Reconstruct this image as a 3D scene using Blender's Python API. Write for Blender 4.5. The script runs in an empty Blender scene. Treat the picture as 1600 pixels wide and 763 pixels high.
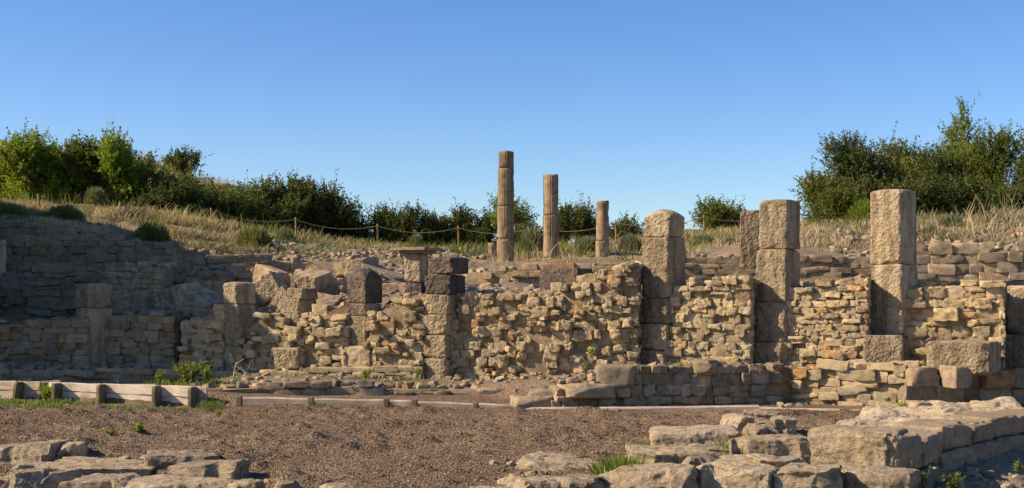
import bpy, math, random
import numpy as np
R = math.radians
S = bpy.context.scene
# ------------------------------------------------------------------ camera
F, U0, V0, H = 2000.0, 800.0, 470.0, 1.6      # focal length in 1600-px units, horizon row, eye height
cam = bpy.data.cameras.new('camera'); co = bpy.data.objects.new('camera', cam)
S.collection.objects.link(co); S.camera = co
co.location = (0, 0, H); co.rotation_euler = (R(90), 0, 0)
cam.lens = 36.0 * F / 1600; cam.sensor_width = 36; cam.shift_y = (V0 - 381.5) / 1600
cam.clip_start = 0.1; cam.clip_end = 3000
S.render.resolution_x, S.render.resolution_y = 1024, 488
# ------------------------------------------------------------------ sky and sun
SUN_EL, SUN_AZ = 34.0, 9.0          # sun on the left, SUN_AZ degrees on the camera's side of the picture plane
w = bpy.data.worlds.new('World'); S.world = w; w.use_nodes = True
nt = w.node_tree; bg = nt.nodes['Background']
sky = nt.nodes.new('ShaderNodeTexSky'); sky.sky_type = 'NISHITA'; sky.sun_disc = False
sky.sun_elevation = R(SUN_EL); sky.sun_rotation = R(270 - SUN_AZ)
sky.altitude = 900; sky.air_density = 1.0; sky.dust_density = 1.2; sky.ozone_density = 3.0
hs = nt.nodes.new('ShaderNodeHueSaturation'); hs.inputs['Saturation'].default_value = 1.27; hs.inputs['Hue'].default_value = 0.512
nt.links.new(sky.outputs[0], hs.inputs['Color']); nt.links.new(hs.outputs[0], bg.inputs[0]); bg.inputs[1].default_value = 0.105
sl = bpy.data.lights.new('sun', 'SUN'); so = bpy.data.objects.new('sun', sl); S.collection.objects.link(so)
sl.energy = 5.0; sl.angle = R(0.5); sl.color = (1.0, 0.815, 0.615)
so.rotation_euler = (0, R(-(90 - SUN_EL)), R(SUN_AZ))
S.view_settings.view_transform = 'Standard'; S.view_settings.look = 'None'
S.view_settings.exposure = 0.7; S.view_settings.gamma = 1.0
S.cycles.max_bounces = 5; S.cycles.diffuse_bounces = 3; S.cycles.transparent_max_bounces = 4
S.cycles.use_denoising = True

# ------------------------------------------------------------------ helpers
def pt(u, v, Y):
    return np.array([(u - U0) / F * Y, Y, H - (v - V0) / F * Y])
def zv(v, Y): return H - (v - V0) / F * Y
def xu(u, Y): return (u - U0) / F * Y

def _hash(ix, iy, iz, seed):
    h = (ix.astype(np.int64) * 374761393 + iy.astype(np.int64) * 668265263 + iz.astype(np.int64) * 2147483647 + np.int64(seed) * 1274126177) & 0xFFFFFFFF
    h = ((h ^ (h >> 13)) * 1274126177) & 0xFFFFFFFF
    h = ((h ^ (h >> 16)) * 2246822519) & 0xFFFFFFFF
    return ((h ^ (h >> 15)) & 0xFFFF) / 65535.0 * 2 - 1
def vnoise(p, seed=0):
    p = np.asarray(p, float); i = np.floor(p); f = p - i; f = f * f * (3 - 2 * f)
    i = i.astype(np.int64); x, y, z = i[..., 0], i[..., 1], i[..., 2]; a, b, c = f[..., 0], f[..., 1], f[..., 2]
    def L(dx, dy, dz): return _hash(x + dx, y + dy, z + dz, seed)
    x00 = L(0,0,0)*(1-a)+L(1,0,0)*a; x10 = L(0,1,0)*(1-a)+L(1,1,0)*a
    x01 = L(0,0,1)*(1-a)+L(1,0,1)*a; x11 = L(0,1,1)*(1-a)+L(1,1,1)*a
    return (x00*(1-b)+x10*b)*(1-c)+(x01*(1-b)+x11*b)*c
def fbm(p, octv=3, seed=0, gain=.5):
    p = np.asarray(p, float); s = 0; a = 1
    for o in range(octv):
        s = s + a * vnoise(p * 2.0 ** o + 17.3 * o, seed + o); a *= gain
    return s

def mesh_obj(name, V, Fq, mats, parent=None, tint=None, matidx=None, smooth=True, sharp=None, loc=(0, 0, 0), rotz=0, tris=None):
    """V (n,3) float, Fq (m,4) int quads and optional tris (k,3)"""
    me = bpy.data.meshes.new(name)
    V = np.asarray(V, np.float32); n = len(V)
    Fq = np.zeros((0, 4), np.int32) if Fq is None else np.asarray(Fq, np.int32)
    T = np.zeros((0, 3), np.int32) if tris is None else np.asarray(tris, np.int32)
    me.vertices.add(n); me.vertices.foreach_set('co', V.ravel())
    loops = np.concatenate([Fq.ravel(), T.ravel()]).astype(np.int32)
    me.loops.add(len(loops)); me.loops.foreach_set('vertex_index', loops)
    tot = np.concatenate([np.full(len(Fq), 4), np.full(len(T), 3)]).astype(np.int32)
    st = np.concatenate([[0], np.cumsum(tot)[:-1]]).astype(np.int32)
    me.polygons.add(len(tot)); me.polygons.foreach_set('loop_start', st)
    if matidx is not None: me.polygons.foreach_set('material_index', np.asarray(matidx, np.int32))
    me.polygons.foreach_set('use_smooth', np.full(len(tot), bool(smooth)))
    if tint is not None:
        t = np.ones((n, 4), np.float32); t[:, :3] = tint if np.ndim(tint) == 2 else np.asarray(tint)[:, None]
        at = me.attributes.new('tint', 'FLOAT_COLOR', 'POINT'); at.data.foreach_set('color', t.ravel())
    me.update(calc_edges=True); me.validate()
    if sharp: me.set_sharp_from_angle(angle=R(sharp))
    for m in (mats if isinstance(mats, (list, tuple)) else [mats]): me.materials.append(m)
    o = bpy.data.objects.new(name, me); S.collection.objects.link(o)
    o.location = loc; o.rotation_euler = (0, 0, rotz)
    if parent is not None: o.parent = parent
    return o
def empty(name, loc, rotz=0):
    o = bpy.data.objects.new(name, None); S.collection.objects.link(o); o.location = loc; o.rotation_euler = (0, 0, rotz)
    o.empty_display_size = .2
    return o
def tag(o, label=None, cat=None, group=None, kind=None):
    if label: o['label'] = label
    if cat: o['category'] = cat
    if group: o['group'] = group
    if kind: o['kind'] = kind
    return o

_cc = {}
def cube_grid(n):
    """unit cube (-1..1) with n cells per edge, shared vertices -> V, quads"""
    if n in _cc: return _cc[n]
    idx = {}; V = []; Q = []
    def vid(p):
        if p not in idx: idx[p] = len(V); V.append([2.0 * c / n - 1 for c in p])
        return idx[p]
    for ax in range(3):
        for side in (0, n):
            b, c = (ax + 1) % 3, (ax + 2) % 3
            for i in range(n):
                for j in range(n):
                    q = []
                    for (di, dj) in ((0,0),(1,0),(1,1),(0,1)):
                        p = [0,0,0]; p[ax] = side; p[b] = i + di; p[c] = j + dj; q.append(vid(tuple(p)))
                    Q.append(q if side == n else q[::-1])
    _cc[n] = (np.array(V), np.array(Q)); return _cc[n]

def stones(rs, C, SZ, n=4, k=12, cuts=6, cutd=(.15, .7), rough=.06, nf=1.7, rot=None):
    """many irregular stones at once. C (s,3) centres, SZ (s,3) full sizes. rot: (s,) yaw. Returns V, Q, stone index per vertex"""
    G, Q = cube_grid(n); s = len(C)
    P = np.repeat(G[None], s, 0)
    kk = k if np.ndim(k) else np.full(s, k)
    nr = (np.abs(P) ** kk[:, None, None]).sum(2) ** (1 / kk[:, None])
    P = P / nr[..., None]
    for c in range(cuts):
        d = rs.normal(size=(s, 3)); d /= np.linalg.norm(d, axis=1, keepdims=True)
        lim = 1 + (np.abs(d).sum(1) - 1) * rs.uniform(cutd[0], cutd[1], s)
        e = np.maximum(0, np.einsum('svk,sk->sv', P, d) - lim[:, None])
        P = P - e[..., None] * d[:, None, :]
    off = rs.uniform(-50, 50, (s, 1, 3))
    asp = (SZ / SZ.mean(1, keepdims=True))[:, None, :]
    nn = fbm(P * asp * nf + off, 3, 3)
    n2 = fbm(P * asp * nf * .8 - off, 2, 9)
    P = P + (P * rough * nn[..., None] + rough * .5 * np.stack([n2, nn * .3, -n2], -1)) / np.clip(asp, .6, 2)
    P = P * (SZ[:, None, :] / 2)
    if rot is not None:
        if np.ndim(rot) == 1: rot = np.stack([0 * rot, 0 * rot, rot], 1)
        cx, sx, cy, sy, cz, sz = (f(rot[:, i]) for i in range(3) for f in (np.cos, np.sin))
        M = np.empty((s, 3, 3))
        M[:,0,0]=cz*cy; M[:,0,1]=cz*sy*sx-sz*cx; M[:,0,2]=cz*sy*cx+sz*sx
        M[:,1,0]=sz*cy; M[:,1,1]=sz*sy*sx+cz*cx; M[:,1,2]=sz*sy*cx-cz*sx
        M[:,2,0]=-sy; M[:,2,1]=cy*sx; M[:,2,2]=cy*cx
        P = np.einsum('sij,svj->svi', M, P)
    P = P + C[:, None, :]
    nv = len(G)
    QQ = (Q[None] + (np.arange(s) * nv)[:, None, None]).reshape(-1, 4)
    return P.reshape(-1, 3), QQ, np.repeat(np.arange(s), nv)

def grid_sheet(A):
    """A (r,c,3) -> V, quads facing up for rows along +Y and columns along +X"""
    r, c = A.shape[:2]; i = np.arange(r * c).reshape(r, c)
    Q = np.stack([i[:-1, :-1], i[:-1, 1:], i[1:, 1:], i[1:, :-1]], -1).reshape(-1, 4)
    return A.reshape(-1, 3), Q
def tube(pts, rad, n=6):
    pts = np.asarray(pts, float); k = len(pts); rad = np.broadcast_to(rad, (k,))
    t = np.gradient(pts, axis=0); t /= np.linalg.norm(t, axis=1, keepdims=True) + 1e-9
    up = np.where(np.abs(t[:, 2:3]) > .9, [[1., 0, 0]], [[0, 0, 1.]])
    a = np.cross(t, up); a /= np.linalg.norm(a, axis=1, keepdims=True) + 1e-9; b = np.cross(t, a)
    th = np.linspace(0, 2 * np.pi, n, endpoint=False)
    V = pts[:, None] + rad[:, None, None] * (np.cos(th)[None, :, None] * a[:, None] + np.sin(th)[None, :, None] * b[:, None])
    V = V.reshape(-1, 3); Q = []
    for i in range(k - 1):
        for j in range(n): Q.append([i*n+j, i*n+(j+1)%n, (i+1)*n+(j+1)%n, (i+1)*n+j])
    return V, np.array(Q)
class Acc:
    def __init__(s): s.V = []; s.Q = []; s.T = []; s.t = []; s.n = 0
    def add(s, V, Q, tint=None, tri=None):
        s.V.append(V)
        if Q is not None and len(Q): s.Q.append(np.asarray(Q) + s.n)
        if tri is not None and len(tri): s.T.append(np.asarray(tri) + s.n)
        tt = np.ones((len(V), 3)) if tint is None else (np.broadcast_to(tint, (len(V), 3)) if np.ndim(tint) < 2 else tint)
        s.t.append(tt); s.n += len(V)
    def get(s):
        return np.concatenate(s.V), (np.concatenate(s.Q) if s.Q else None), np.concatenate(s.t), (np.concatenate(s.T) if s.T else None)

# ------------------------------------------------------------------ materials
def nodes(name):
    m = bpy.data.materials.new(name); m.use_nodes = True
    return m, m.node_tree, m.node_tree.nodes['Principled BSDF']
def N(t, typ, **kw):
    n = t.nodes.new(typ)
    for k, v in kw.items():
        if k in n.inputs.keys() if hasattr(n.inputs, 'keys') else False: n.inputs[k].default_value = v
        else: setattr(n, k, v)
    return n
def noise(t, co, scale, detail=4, rough=.6):
    n = t.nodes.new('ShaderNodeTexNoise'); n.inputs['Scale'].default_value = scale; n.inputs['Detail'].default_value = detail
    n.inputs['Roughness'].default_value = rough; t.links.new(co, n.inputs['Vector']); return n.outputs['Fac']
def ramp(t, fac, stops):
    r = t.nodes.new('ShaderNodeValToRGB'); e = r.color_ramp.elements
    while len(e) < len(stops): e.new(.5)
    for el, (p, c) in zip(e, stops): el.position = p; el.color = (*c, 1) if len(c) == 3 else c
    t.links.new(fac, r.inputs[0]); return r.outputs[0]
def mix(t, a, b, fac, mode='MIX'):
    m = t.nodes.new('ShaderNodeMix'); m.data_type = 'RGBA'; m.blend_type = mode
    for sock, val in ((m.inputs[0], fac), (m.inputs[6], a), (m.inputs[7], b)):
        if isinstance(val, (int, float)): sock.default_value = val
        elif isinstance(val, tuple): sock.default_value = (*val, 1)
        else: t.links.new(val, sock)
    return m.outputs[2]
def attr(t, name='tint'):
    a = t.nodes.new('ShaderNodeAttribute'); a.attribute_name = name; return a.outputs['Color']
def bump(t, h, dist, strength=1.0, prev=None):
    b = t.nodes.new('ShaderNodeBump'); b.inputs['Distance'].default_value = dist; b.inputs['Strength'].default_value = strength
    t.links.new(h, b.inputs['Height'])
    if prev is not None: t.links.new(prev, b.inputs['Normal'])
    return b.outputs[0]
def coords(t):
    tc = t.nodes.new('ShaderNodeTexCoord'); oi = t.nodes.new('ShaderNodeObjectInfo')
    m = t.nodes.new('ShaderNodeVectorMath'); m.operation = 'MULTIPLY_ADD'
    c = t.nodes.new('ShaderNodeCombineXYZ')
    for i in range(3): t.links.new(oi.outputs['Random'], c.inputs[i])
    m.inputs[1].default_value = (37, 53, 71); t.links.new(c.outputs[0], m.inputs[0]); t.links.new(tc.outputs['Object'], m.inputs[2])
    return m.outputs[0]
def stone_mat(name, base, warm, grey, fine=60, fine_d=.006, peck=0, lich=.45, streak=False, crack=0, lichcol=(.15, .14, .125)):
    m, t, b = nodes(name); c = coords(t)
    n1 = noise(t, c, 2.2, 6, .65); n2 = noise(t, c, 9, 6, .7); n3 = noise(t, c, fine, 6, .7)
    col = ramp(t, n1, [(.30, grey), (.5, base), (.70, warm)])
    col = mix(t, col, ramp(t, n2, [(.30, (.55, .53, .52)), (.5, (.95, .94, .93)), (.72, (1.22, 1.2, 1.16))]), 1.0, 'MULTIPLY')
    col = mix(t, col, ramp(t, n3, [(.32, (.72, .71, .7)), (.6, (1.1, 1.09, 1.08))]), .8, 'MULTIPLY')
    if streak:
        mp = t.nodes.new('ShaderNodeMapping'); mp.inputs['Scale'].default_value = (1, 1, .12); t.links.new(c, mp.inputs[0])
        s = noise(t, mp.outputs[0], 7, 4, .6)
        col = mix(t, col, ramp(t, s, [(.36, (.52, .48, .44)), (.56, (1.06, 1.04, 1.0))]), .8, 'MULTIPLY')
    ln = noise(t, c, 5.5, 8, .72)
    lm = ramp(t, ln, [(.54, (0, 0, 0)), (.64, (1, 1, 1))])
    lf = t.nodes.new('ShaderNodeMath'); lf.operation = 'MULTIPLY'; lf.inputs[1].default_value = lich; t.links.new(lm, lf.inputs[0])
    col = mix(t, col, lichcol, lf.outputs[0])
    col = mix(t, col, attr(t), 1.0, 'MULTIPLY')
    t.links.new(col, b.inputs['Base Color']); b.inputs['Roughness'].default_value = .92; b.inputs['Specular IOR Level'].default_value = .15
    nn = bump(t, n2, .03, .5); nn = bump(t, n3, fine_d * 1.6, .9, nn)
    if crack:
        wn = t.nodes.new('ShaderNodeTexNoise'); wn.inputs['Scale'].default_value = 3; wn.inputs['Detail'].default_value = 5; t.links.new(c, wn.inputs['Vector'])
        wa = t.nodes.new('ShaderNodeVectorMath'); wa.operation = 'MULTIPLY_ADD'; wa.inputs[1].default_value = (.5, .5, .3); t.links.new(wn.outputs['Color'], wa.inputs[0]); t.links.new(c, wa.inputs[2])
        mp2 = t.nodes.new('ShaderNodeMapping'); mp2.inputs['Scale'].default_value = (1, 1, 2.2); t.links.new(wa.outputs[0], mp2.inputs[0])
        v = t.nodes.new('ShaderNodeTexVoronoi'); v.feature = 'DISTANCE_TO_EDGE'; v.inputs['Scale'].default_value = crack; t.links.new(mp2.outputs[0], v.inputs['Vector'])
        cr = ramp(t, v.outputs['Distance'], [(.0, (0, 0, 0)), (.03, (1, 1, 1))])
        nn = bump(t, cr, .03, .9, nn)
        mp3 = t.nodes.new('ShaderNodeMapping'); mp3.inputs['Scale'].default_value = (.6, .6, 9); t.links.new(wa.outputs[0], mp3.inputs[0])
        nn = bump(t, noise(t, mp3.outputs[0], 3.5, 5, .65), .05, .8, nn)
        nn = bump(t, noise(t, c, 16, 6, .75), .045, 1.0, nn)
    if peck:
        v = t.nodes.new('ShaderNodeTexVoronoi'); v.inputs['Scale'].default_value = peck; v.feature = 'SMOOTH_F1'; t.links.new(c, v.inputs['Vector'])
        nn = bump(t, v.outputs['Distance'], .035, .8, nn)
    t.links.new(nn, b.inputs['Normal']); return m
M = {}
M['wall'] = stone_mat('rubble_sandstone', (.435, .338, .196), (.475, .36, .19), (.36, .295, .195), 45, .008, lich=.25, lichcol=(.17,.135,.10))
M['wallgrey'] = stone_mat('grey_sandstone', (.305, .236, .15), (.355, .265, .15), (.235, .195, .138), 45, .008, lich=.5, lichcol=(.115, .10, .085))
M['pillar'] = stone_mat('dressed_sandstone', (.38, .302, .192), (.43, .33, .19), (.32, .265, .185), 70, .004, lich=.25, streak=True)  # sawn stone, lightened to stand in for bounce light on shaded pillar sides
M['peck'] = stone_mat('pecked_sandstone', (.325, .262, .167), (.365, .285, .17), (.275, .23, .163), 55, .008, peck=26, lich=.62, streak=True, lichcol=(.15, .13, .11))
M['dark'] = stone_mat('blackened_and_shade_sandstone', (.12, .095, .07), (.19, .14, .095), (.075, .064, .055), 55, .009, peck=22, lich=.7, lichcol=(.05, .045, .04))  # weathered blocks, and the jamb whose shadow is painted dark
M['column'] = stone_mat('column_sandstone', (.31, .238, .145), (.35, .265, .155), (.26, .207, .135), 60, .004, lich=.3, streak=True)
M['rock'] = stone_mat('pale_sandstone', (.54, .43, .275), (.58, .445, .26), (.47, .39, .275), 38, .012, lich=.45, crack=2.6, lichcol=(.17, .15, .125))
M['earth'] = stone_mat('wall_core_earth', (.375, .285, .16), (.42, .31, .165), (.29, .23, .14), 40, .012, lich=.2)

def gravel_ground():
    m, t, b = nodes('ground'); tc = t.nodes.new('ShaderNodeTexCoord'); c = tc.outputs['Object']
    v = t.nodes.new('ShaderNodeTexVoronoi'); v.inputs['Scale'].default_value = 72; t.links.new(c, v.inputs['Vector'])
    sep = t.nodes.new('ShaderNodeSeparateColor'); t.links.new(v.outputs['Color'], sep.inputs[0])
    g = ramp(t, sep.outputs[0], [(.0, (.085, .06, .037)), (.35, (.158, .110, .071)), (.75, (.22, .157, .102)), (1, (.35, .275, .18))])
    n1 = noise(t, c, .8, 5, .6)
    g = mix(t, g, ramp(t, n1, [(.3, (.66, .64, .62)), (.7, (1.2, 1.16, 1.1))]), 1, 'MULTIPLY')
    n2 = noise(t, c, 14, 6, .7)
    e = ramp(t, n2, [(.3, (.13, .10, .07)), (.5, (.24, .185, .125)), (.72, (.36, .28, .19))])
    n3 = noise(t, c, 1.7, 5, .6)
    d = ramp(t, n3, [(.3, (.17, .14, .065)), (.5, (.28, .215, .11)), (.7, (.38, .29, .16))])
    sc = t.nodes.new('ShaderNodeSeparateColor'); t.links.new(attr(t), sc.inputs[0])
    col = mix(t, g, e, sc.outputs[0]); col = mix(t, col, d, sc.outputs[1])
    gm = ramp(t, noise(t, c, 26, 5, .7), [(.45, (0,0,0)), (.55, (1,1,1))])
    mu = t.nodes.new('ShaderNodeMath'); mu.operation = 'MULTIPLY'; t.links.new(gm, mu.inputs[0]); t.links.new(sc.outputs[2], mu.inputs[1])
    col = mix(t, col, (.10, .12, .03), mu.outputs[0])
    t.links.new(col, b.inputs['Base Color']); b.inputs['Roughness'].default_value = .95; b.inputs['Specular IOR Level'].default_value = .1
    inv = t.nodes.new('ShaderNodeMath'); inv.operation = 'SUBTRACT'; inv.inputs[0].default_value = 1; t.links.new(v.outputs['Distance'], inv.inputs[1])
    nn = bump(t, inv.outputs[0], .011, 1.0); nn = bump(t, n2, .03, .7, nn)
    t.links.new(nn, b.inputs['Normal']); return m
M['ground'] = gravel_ground()
def leaf_mat(name, c1, c2, transl=.35):
    m, t, b = nodes(name)
    a = attr(t); s = t.nodes.new('ShaderNodeSeparateColor'); t.links.new(a, s.inputs[0])
    col = ramp(t, s.outputs[0], [(0, c1), (1, c2)])
    t.links.new(col, b.inputs['Base Color']); b.inputs['Roughness'].default_value = .55; b.inputs['Specular IOR Level'].default_value = .25
    tr = t.nodes.new('ShaderNodeBsdfTranslucent'); mxc = mix(t, col, (1.3, 1.35, .5), 1, 'MULTIPLY'); t.links.new(mxc, tr.inputs[0])
    ms = t.nodes.new('ShaderNodeMixShader'); ms.inputs[0].default_value = transl
    t.links.new(b.outputs[0], ms.inputs[1]); t.links.new(tr.outputs[0], ms.inputs[2])
    t.links.new(ms.outputs[0], t.nodes['Material Output'].inputs[0]); return m
M['leaf_dark'] = leaf_mat('dark_leaves', (.03, .046, .012), (.155, .17, .04), .35)
M['leaf_olive'] = leaf_mat('olive_leaves', (.055, .075, .015), (.26, .27, .055), .42)
M['leaf_green'] = leaf_mat('green_leaves', (.09, .13, .016), (.32, .38, .055), .45)
M['leaf_pale'] = leaf_mat('pale_leaves', (.10, .14, .035), (.26, .30, .09), .45)
M['grass_dry'] = leaf_mat('dry_grass', (.13, .10, .05), (.56, .44, .27), .3)
M['grass_green'] = leaf_mat('green_grass', (.06, .09, .015), (.20, .26, .05), .35)
M['broom'] = leaf_mat('broom_leaves', (.09, .105, .04), (.30, .30, .13), .35)
M['sage'] = leaf_mat('grey_green_leaves', (.10, .11, .06), (.30, .30, .18), .3)
def wood(name, a, c, sc=8):
    m, t, b = nodes(name); co_ = coords(t)
    mp = t.nodes.new('ShaderNodeMapping'); mp.inputs['Scale'].default_value = (1, 14, 14); t.links.new(co_, mp.inputs[0])
    n = noise(t, mp.outputs[0], sc * .35, 6, .65); k = noise(t, co_, 3.2, 3, .5); f = noise(t, co_, 11, 6, .7)
    col = ramp(t, n, [(.3, a), (.65, c)])
    col = mix(t, col, ramp(t, k, [(.34, (.5, .46, .42)), (.46, (1, 1, 1))]), .6, 'MULTIPLY')
    col = mix(t, col, ramp(t, f, [(.3, (.7, .69, .68)), (.6, (1.05, 1.05, 1.05))]), .7, 'MULTIPLY')
    t.links.new(col, b.inputs['Base Color']); b.inputs['Roughness'].default_value = .8; b.inputs['Specular IOR Level'].default_value = .2
    t.links.new(bump(t, n, .006, .6), b.inputs['Normal']); return m
M['board'] = wood('pale_timber', (.52, .41, .29), (.72, .60, .45))
M['board_old'] = wood('weathered_timber', (.33, .245, .165), (.52, .41, .30))
M['stake'] = wood('stake_timber', (.11, .085, .05), (.24, .18, .10))
M['post'] = wood('post_timber', (.20, .11, .05), (.36, .21, .10))
M['bark'] = wood('bark', (.06, .045, .03), (.14, .11, .08))
def flat_mat(name, c):
    m, t, b = nodes(name); co_ = coords(t)
    t.links.new(ramp(t, noise(t, co_, 60, 4, .6), [(.3, tuple(x * .7 for x in c)), (.7, tuple(x * 1.2 for x in c))]), b.inputs['Base Color']); b.inputs['Roughness'].default_value = .9; return m
M['rope'] = flat_mat('rope', (.24, .17, .095))
M['straw'] = flat_mat('dead_stalk', (.55, .46, .32))

# ------------------------------------------------------------------ ground: one terraced sheet out to the horizon
UC = np.array([-2600, -900, -350, -120, 0, 150, 280, 450, 600, 740, 850, 1000, 1150, 1350, 1600, 2300, 5000.])
def row(*v): return np.array(v, float)
#            -2600 -900  -350  -120   0    150   280   450   600   740   850   1000  1150  1350  1600  2300 5000
KY = [row(   7,    7,    7,    7,    7,    7,    7,    7,    7,    7,    7,    7,    7,    7,    7,    7,   7),
      row(  11,   11,   11,   11,   11,   11,   11,   11,   11,   11,   11,   11,   11,   11,   11.5, 11.5, 11.5),
      row(  14,   14,   14,   14,   14,   14,   14,   14,   14,   14,   14,   14,   14,   14,   14.4, 14.4, 14.4),
      row(  20,   20,   20,  19.8, 19.55, 19.0, 18.6, 18.4, 18.4, 18.4, 18.4, 18.4, 18.4, 18.3, 18.2, 18,  18),
      row( 20.2, 20.2, 20.2, 20.0, 19.68, 19.13, 18.73, 18.5, 18.5, 18.5, 18.5, 18.5, 18.5, 18.4, 18.3, 18.1, 18.1),
      row( 20.4, 20.4, 20.4, 20.2, 19.9, 19.4, 19.15, 19.2, 19.3, 19.4, 19.0, 18.85, 19.05, 18.85, 18.6, 18.3, 18.3),
      row( 20.7, 20.7, 20.7, 20.5, 20.2, 19.7, 19.45, 19.5, 19.6, 19.7, 19.3, 19.15, 19.35, 19.1, 18.9, 18.6, 18.6),
      row( 21.0, 21.0, 21.2, 22.0, 22.9, 22.7, 22.4, 21.9, 21.3, 20.9, 20.7, 20.4, 20.1, 19.8, 19.4, 19.0, 19.0),
      row( 22.0, 22.0, 22.2, 22.9, 23.3, 23.1, 22.8, 22.3, 21.8, 21.4, 21.2, 20.8, 20.5, 20.2, 19.8, 19.4, 19.4),
      row( 24.5, 24.5, 24.5, 25.0, 25.5, 25.5, 25.5, 25.0, 24.5, 24.5, 24.0, 24.0, 23.9, 23.9, 23.9, 23.9, 23.9),
      row( 25.5, 25.5, 25.5, 25.6, 26.0, 26.0, 26.0, 25.8, 25.5, 25.5, 25.0, 24.6, 24.35, 24.35, 24.35, 24.35, 24.35),
      row( 28.0, 28.0, 28.0, 28.0, 28.0, 28.0, 28.0, 28.5, 28.0, 27.6, 27.0, 26.5, 27.0, 27.0, 27.0, 27.0, 27.0),
      row( 29.5, 29.5, 29.5, 28.6, 28.5, 28.5, 28.5, 30.5, 31.0, 29.0, 29.0, 29.0, 30.0, 30.0, 30.0, 30.0, 30.0),
      row( 34.0, 34.0, 34.0, 34.0, 34.0, 35.0, 36.0, 36.0, 36.5, 36.5, 36.0, 35.0, 34.0, 33.0, 33.0, 33.0, 33.0),
      row( 42.0, 42.0, 42.0, 42.0, 42.0, 42.0, 43.0, 43.0, 43.0, 43.0, 43.0, 43.0, 42.0, 40.0, 40.0, 40.0, 40.0),
      row( 55.0, 55.0, 55.0, 55.0, 55.0, 55.0, 55.0, 56.0, 56.0, 56.0, 56.0, 56.0, 56.0, 55.0, 55.0, 55.0, 55.0),
      np.full(17, 120.), np.full(17, 900.)]
KZ = [row( -.3, -.3, -.3, -.3, -.3, -.3, -.25, -.2, -.1, -.1, -.15, -.25, -.45, -.55, -.6, -.6, -.6),
      row( -.1, -.1, -.1, -.1, -.1, -.08, -.04, -.02, -.02, -.02, -.05, -.12, -.2, -.3, -.45, -.5, -.5),
      row( .08, .08, .08, .08, .08, .06, .04, .03, .02, .02, .02, .02, .02, .02, -.25, -.3, -.3),
      row( .5, .4, .3, .25, .215, .19, .15, .13, .09, .055, .04, .03, .03, .03, .03, .0, .0),
      row( .6, .5, .45, .40, .36, .35, .33, .17, .12, .08, .05, .04, .04, .05, .05, .02, .02),
      row( .8, .7, .55, .44, .39, .36, .20, .20, .20, .20, .05, .03, .03, .05, .1, .1, .1),
      row( 1.2, 1.0, .7, .48, .40, .38, .36, .35, .32, .30, .38, .50, .55, .57, .58, .5, .5),
      row( 2.5, 2.5, 1.6, .75, .45, .45, .46, .44, .36, .33, .40, .52, .60, .63, .65, .6, .6),
      row( 5.0, 5.0, 3.2, 1.6, 1.05, 1.0, 1.0, 1.25, 1.6, 1.75, 1.75, 1.8, 1.82, 1.85, 1.9, 1.9, 1.9),
      row( 7.5, 7.5, 6.4, 2.6, 1.2, 1.2, 1.3, 1.66, 1.9, 1.95, 1.95, 1.95, 1.84, 1.86, 1.95, 1.95, 1.95),
      row( 8.0, 8.0, 6.8, 3.2, 1.95, 1.85, 1.75, 1.78, 1.98, 2.08, 2.1, 2.2, 2.45, 2.40, 2.52, 2.5, 2.5),
      row( 8.5, 8.5, 7.2, 4.2, 2.2, 2.1, 2.05, 2.3, 2.35, 2.38, 2.40, 2.42, 2.75, 2.85, 3.0, 3.0, 3.0),
      row( 8.8, 8.8, 7.4, 4.6, 3.35, 2.95, 2.75, 2.62, 2.68, 2.46, 2.46, 2.48, 3.02, 3.35, 3.45, 3.5, 3.5),
      row( 7.0, 7.0, 6.2, 4.8, 4.15, 4.1, 3.95, 3.35, 3.12, 2.98, 3.0, 3.15, 3.45, 3.65, 3.75, 3.9, 3.9),
      row( 8.0, 8.0, 7.2, 6.0, 5.4, 5.2, 4.7, 3.9, 3.3, 3.2, 3.2, 3.5, 4.0, 4.1, 4.4, 4.6, 4.6),
      row( 9.5, 9.5, 9.2, 8.7, 8.4, 8.2, 7.4, 5.5, 3.6, 3.4, 3.5, 4.0, 4.7, 4.9, 5.3, 5.6, 5.6),
      row( 6, 6, 6, 6, 6, 6, 5, 4, 3, 3, 3, 3, 3, 3.5, 4, 5, 5),
      row( 3, 3, 3, 3, 3, 3, 3, 3, 3, 3, 3, 3, 3, 3, 3, 3, 3)]
KY = np.array(KY); KZ = np.array(KZ)
_n = np.array([*UC, 1254.]); _n.sort()
KY = np.stack([np.interp(_n, UC, k) for k in KY]); KZ = np.stack([np.interp(_n, UC, k) for k in KZ]); UC = _n
def Yw(u): return np.interp(u, [-100, 0, 280, 700, 1000, 1600, 1800], [22.9, 22.75, 22.2, 20.8, 20.2, 19.2, 18.9])
KY[7] = np.where(UC < -50, KY[7], Yw(UC) + .32); KY[8] = np.where(UC < -50, KY[8], Yw(UC) + .6)
_lw = np.interp(UC, [318, 600, 810, 870, 1000, 1150, 1254, 1350, 1450, 1600, 2300], [19.1, 19.3, 19.4, 18.4, 18.7, 19.08, 19.35, 18.9, 18.45, 18.95, 19.2])
KY[5] = np.where(UC < 300, KY[5], _lw + .25); KY[6] = np.where(UC < 300, KY[6], _lw + .5)
_ta = np.interp(UC, [-80, 520], [28.1, 29.4]); _m = (UC > -100) & (UC < 530)
KY[11] = np.where(_m, _ta + .25, KY[11]); KY[12] = np.where(_m, _ta + .6, KY[12])
KY[9] = np.where((UC > -100) & (UC < 300), 25.85, KY[9]); KY[10] = np.where((UC > -100) & (UC < 300), 26.3, KY[10])
_shade_spur = (UC < -60) & (UC > -1000)  # unseen hill spur left of frame, raised to shade the left walls
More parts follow.
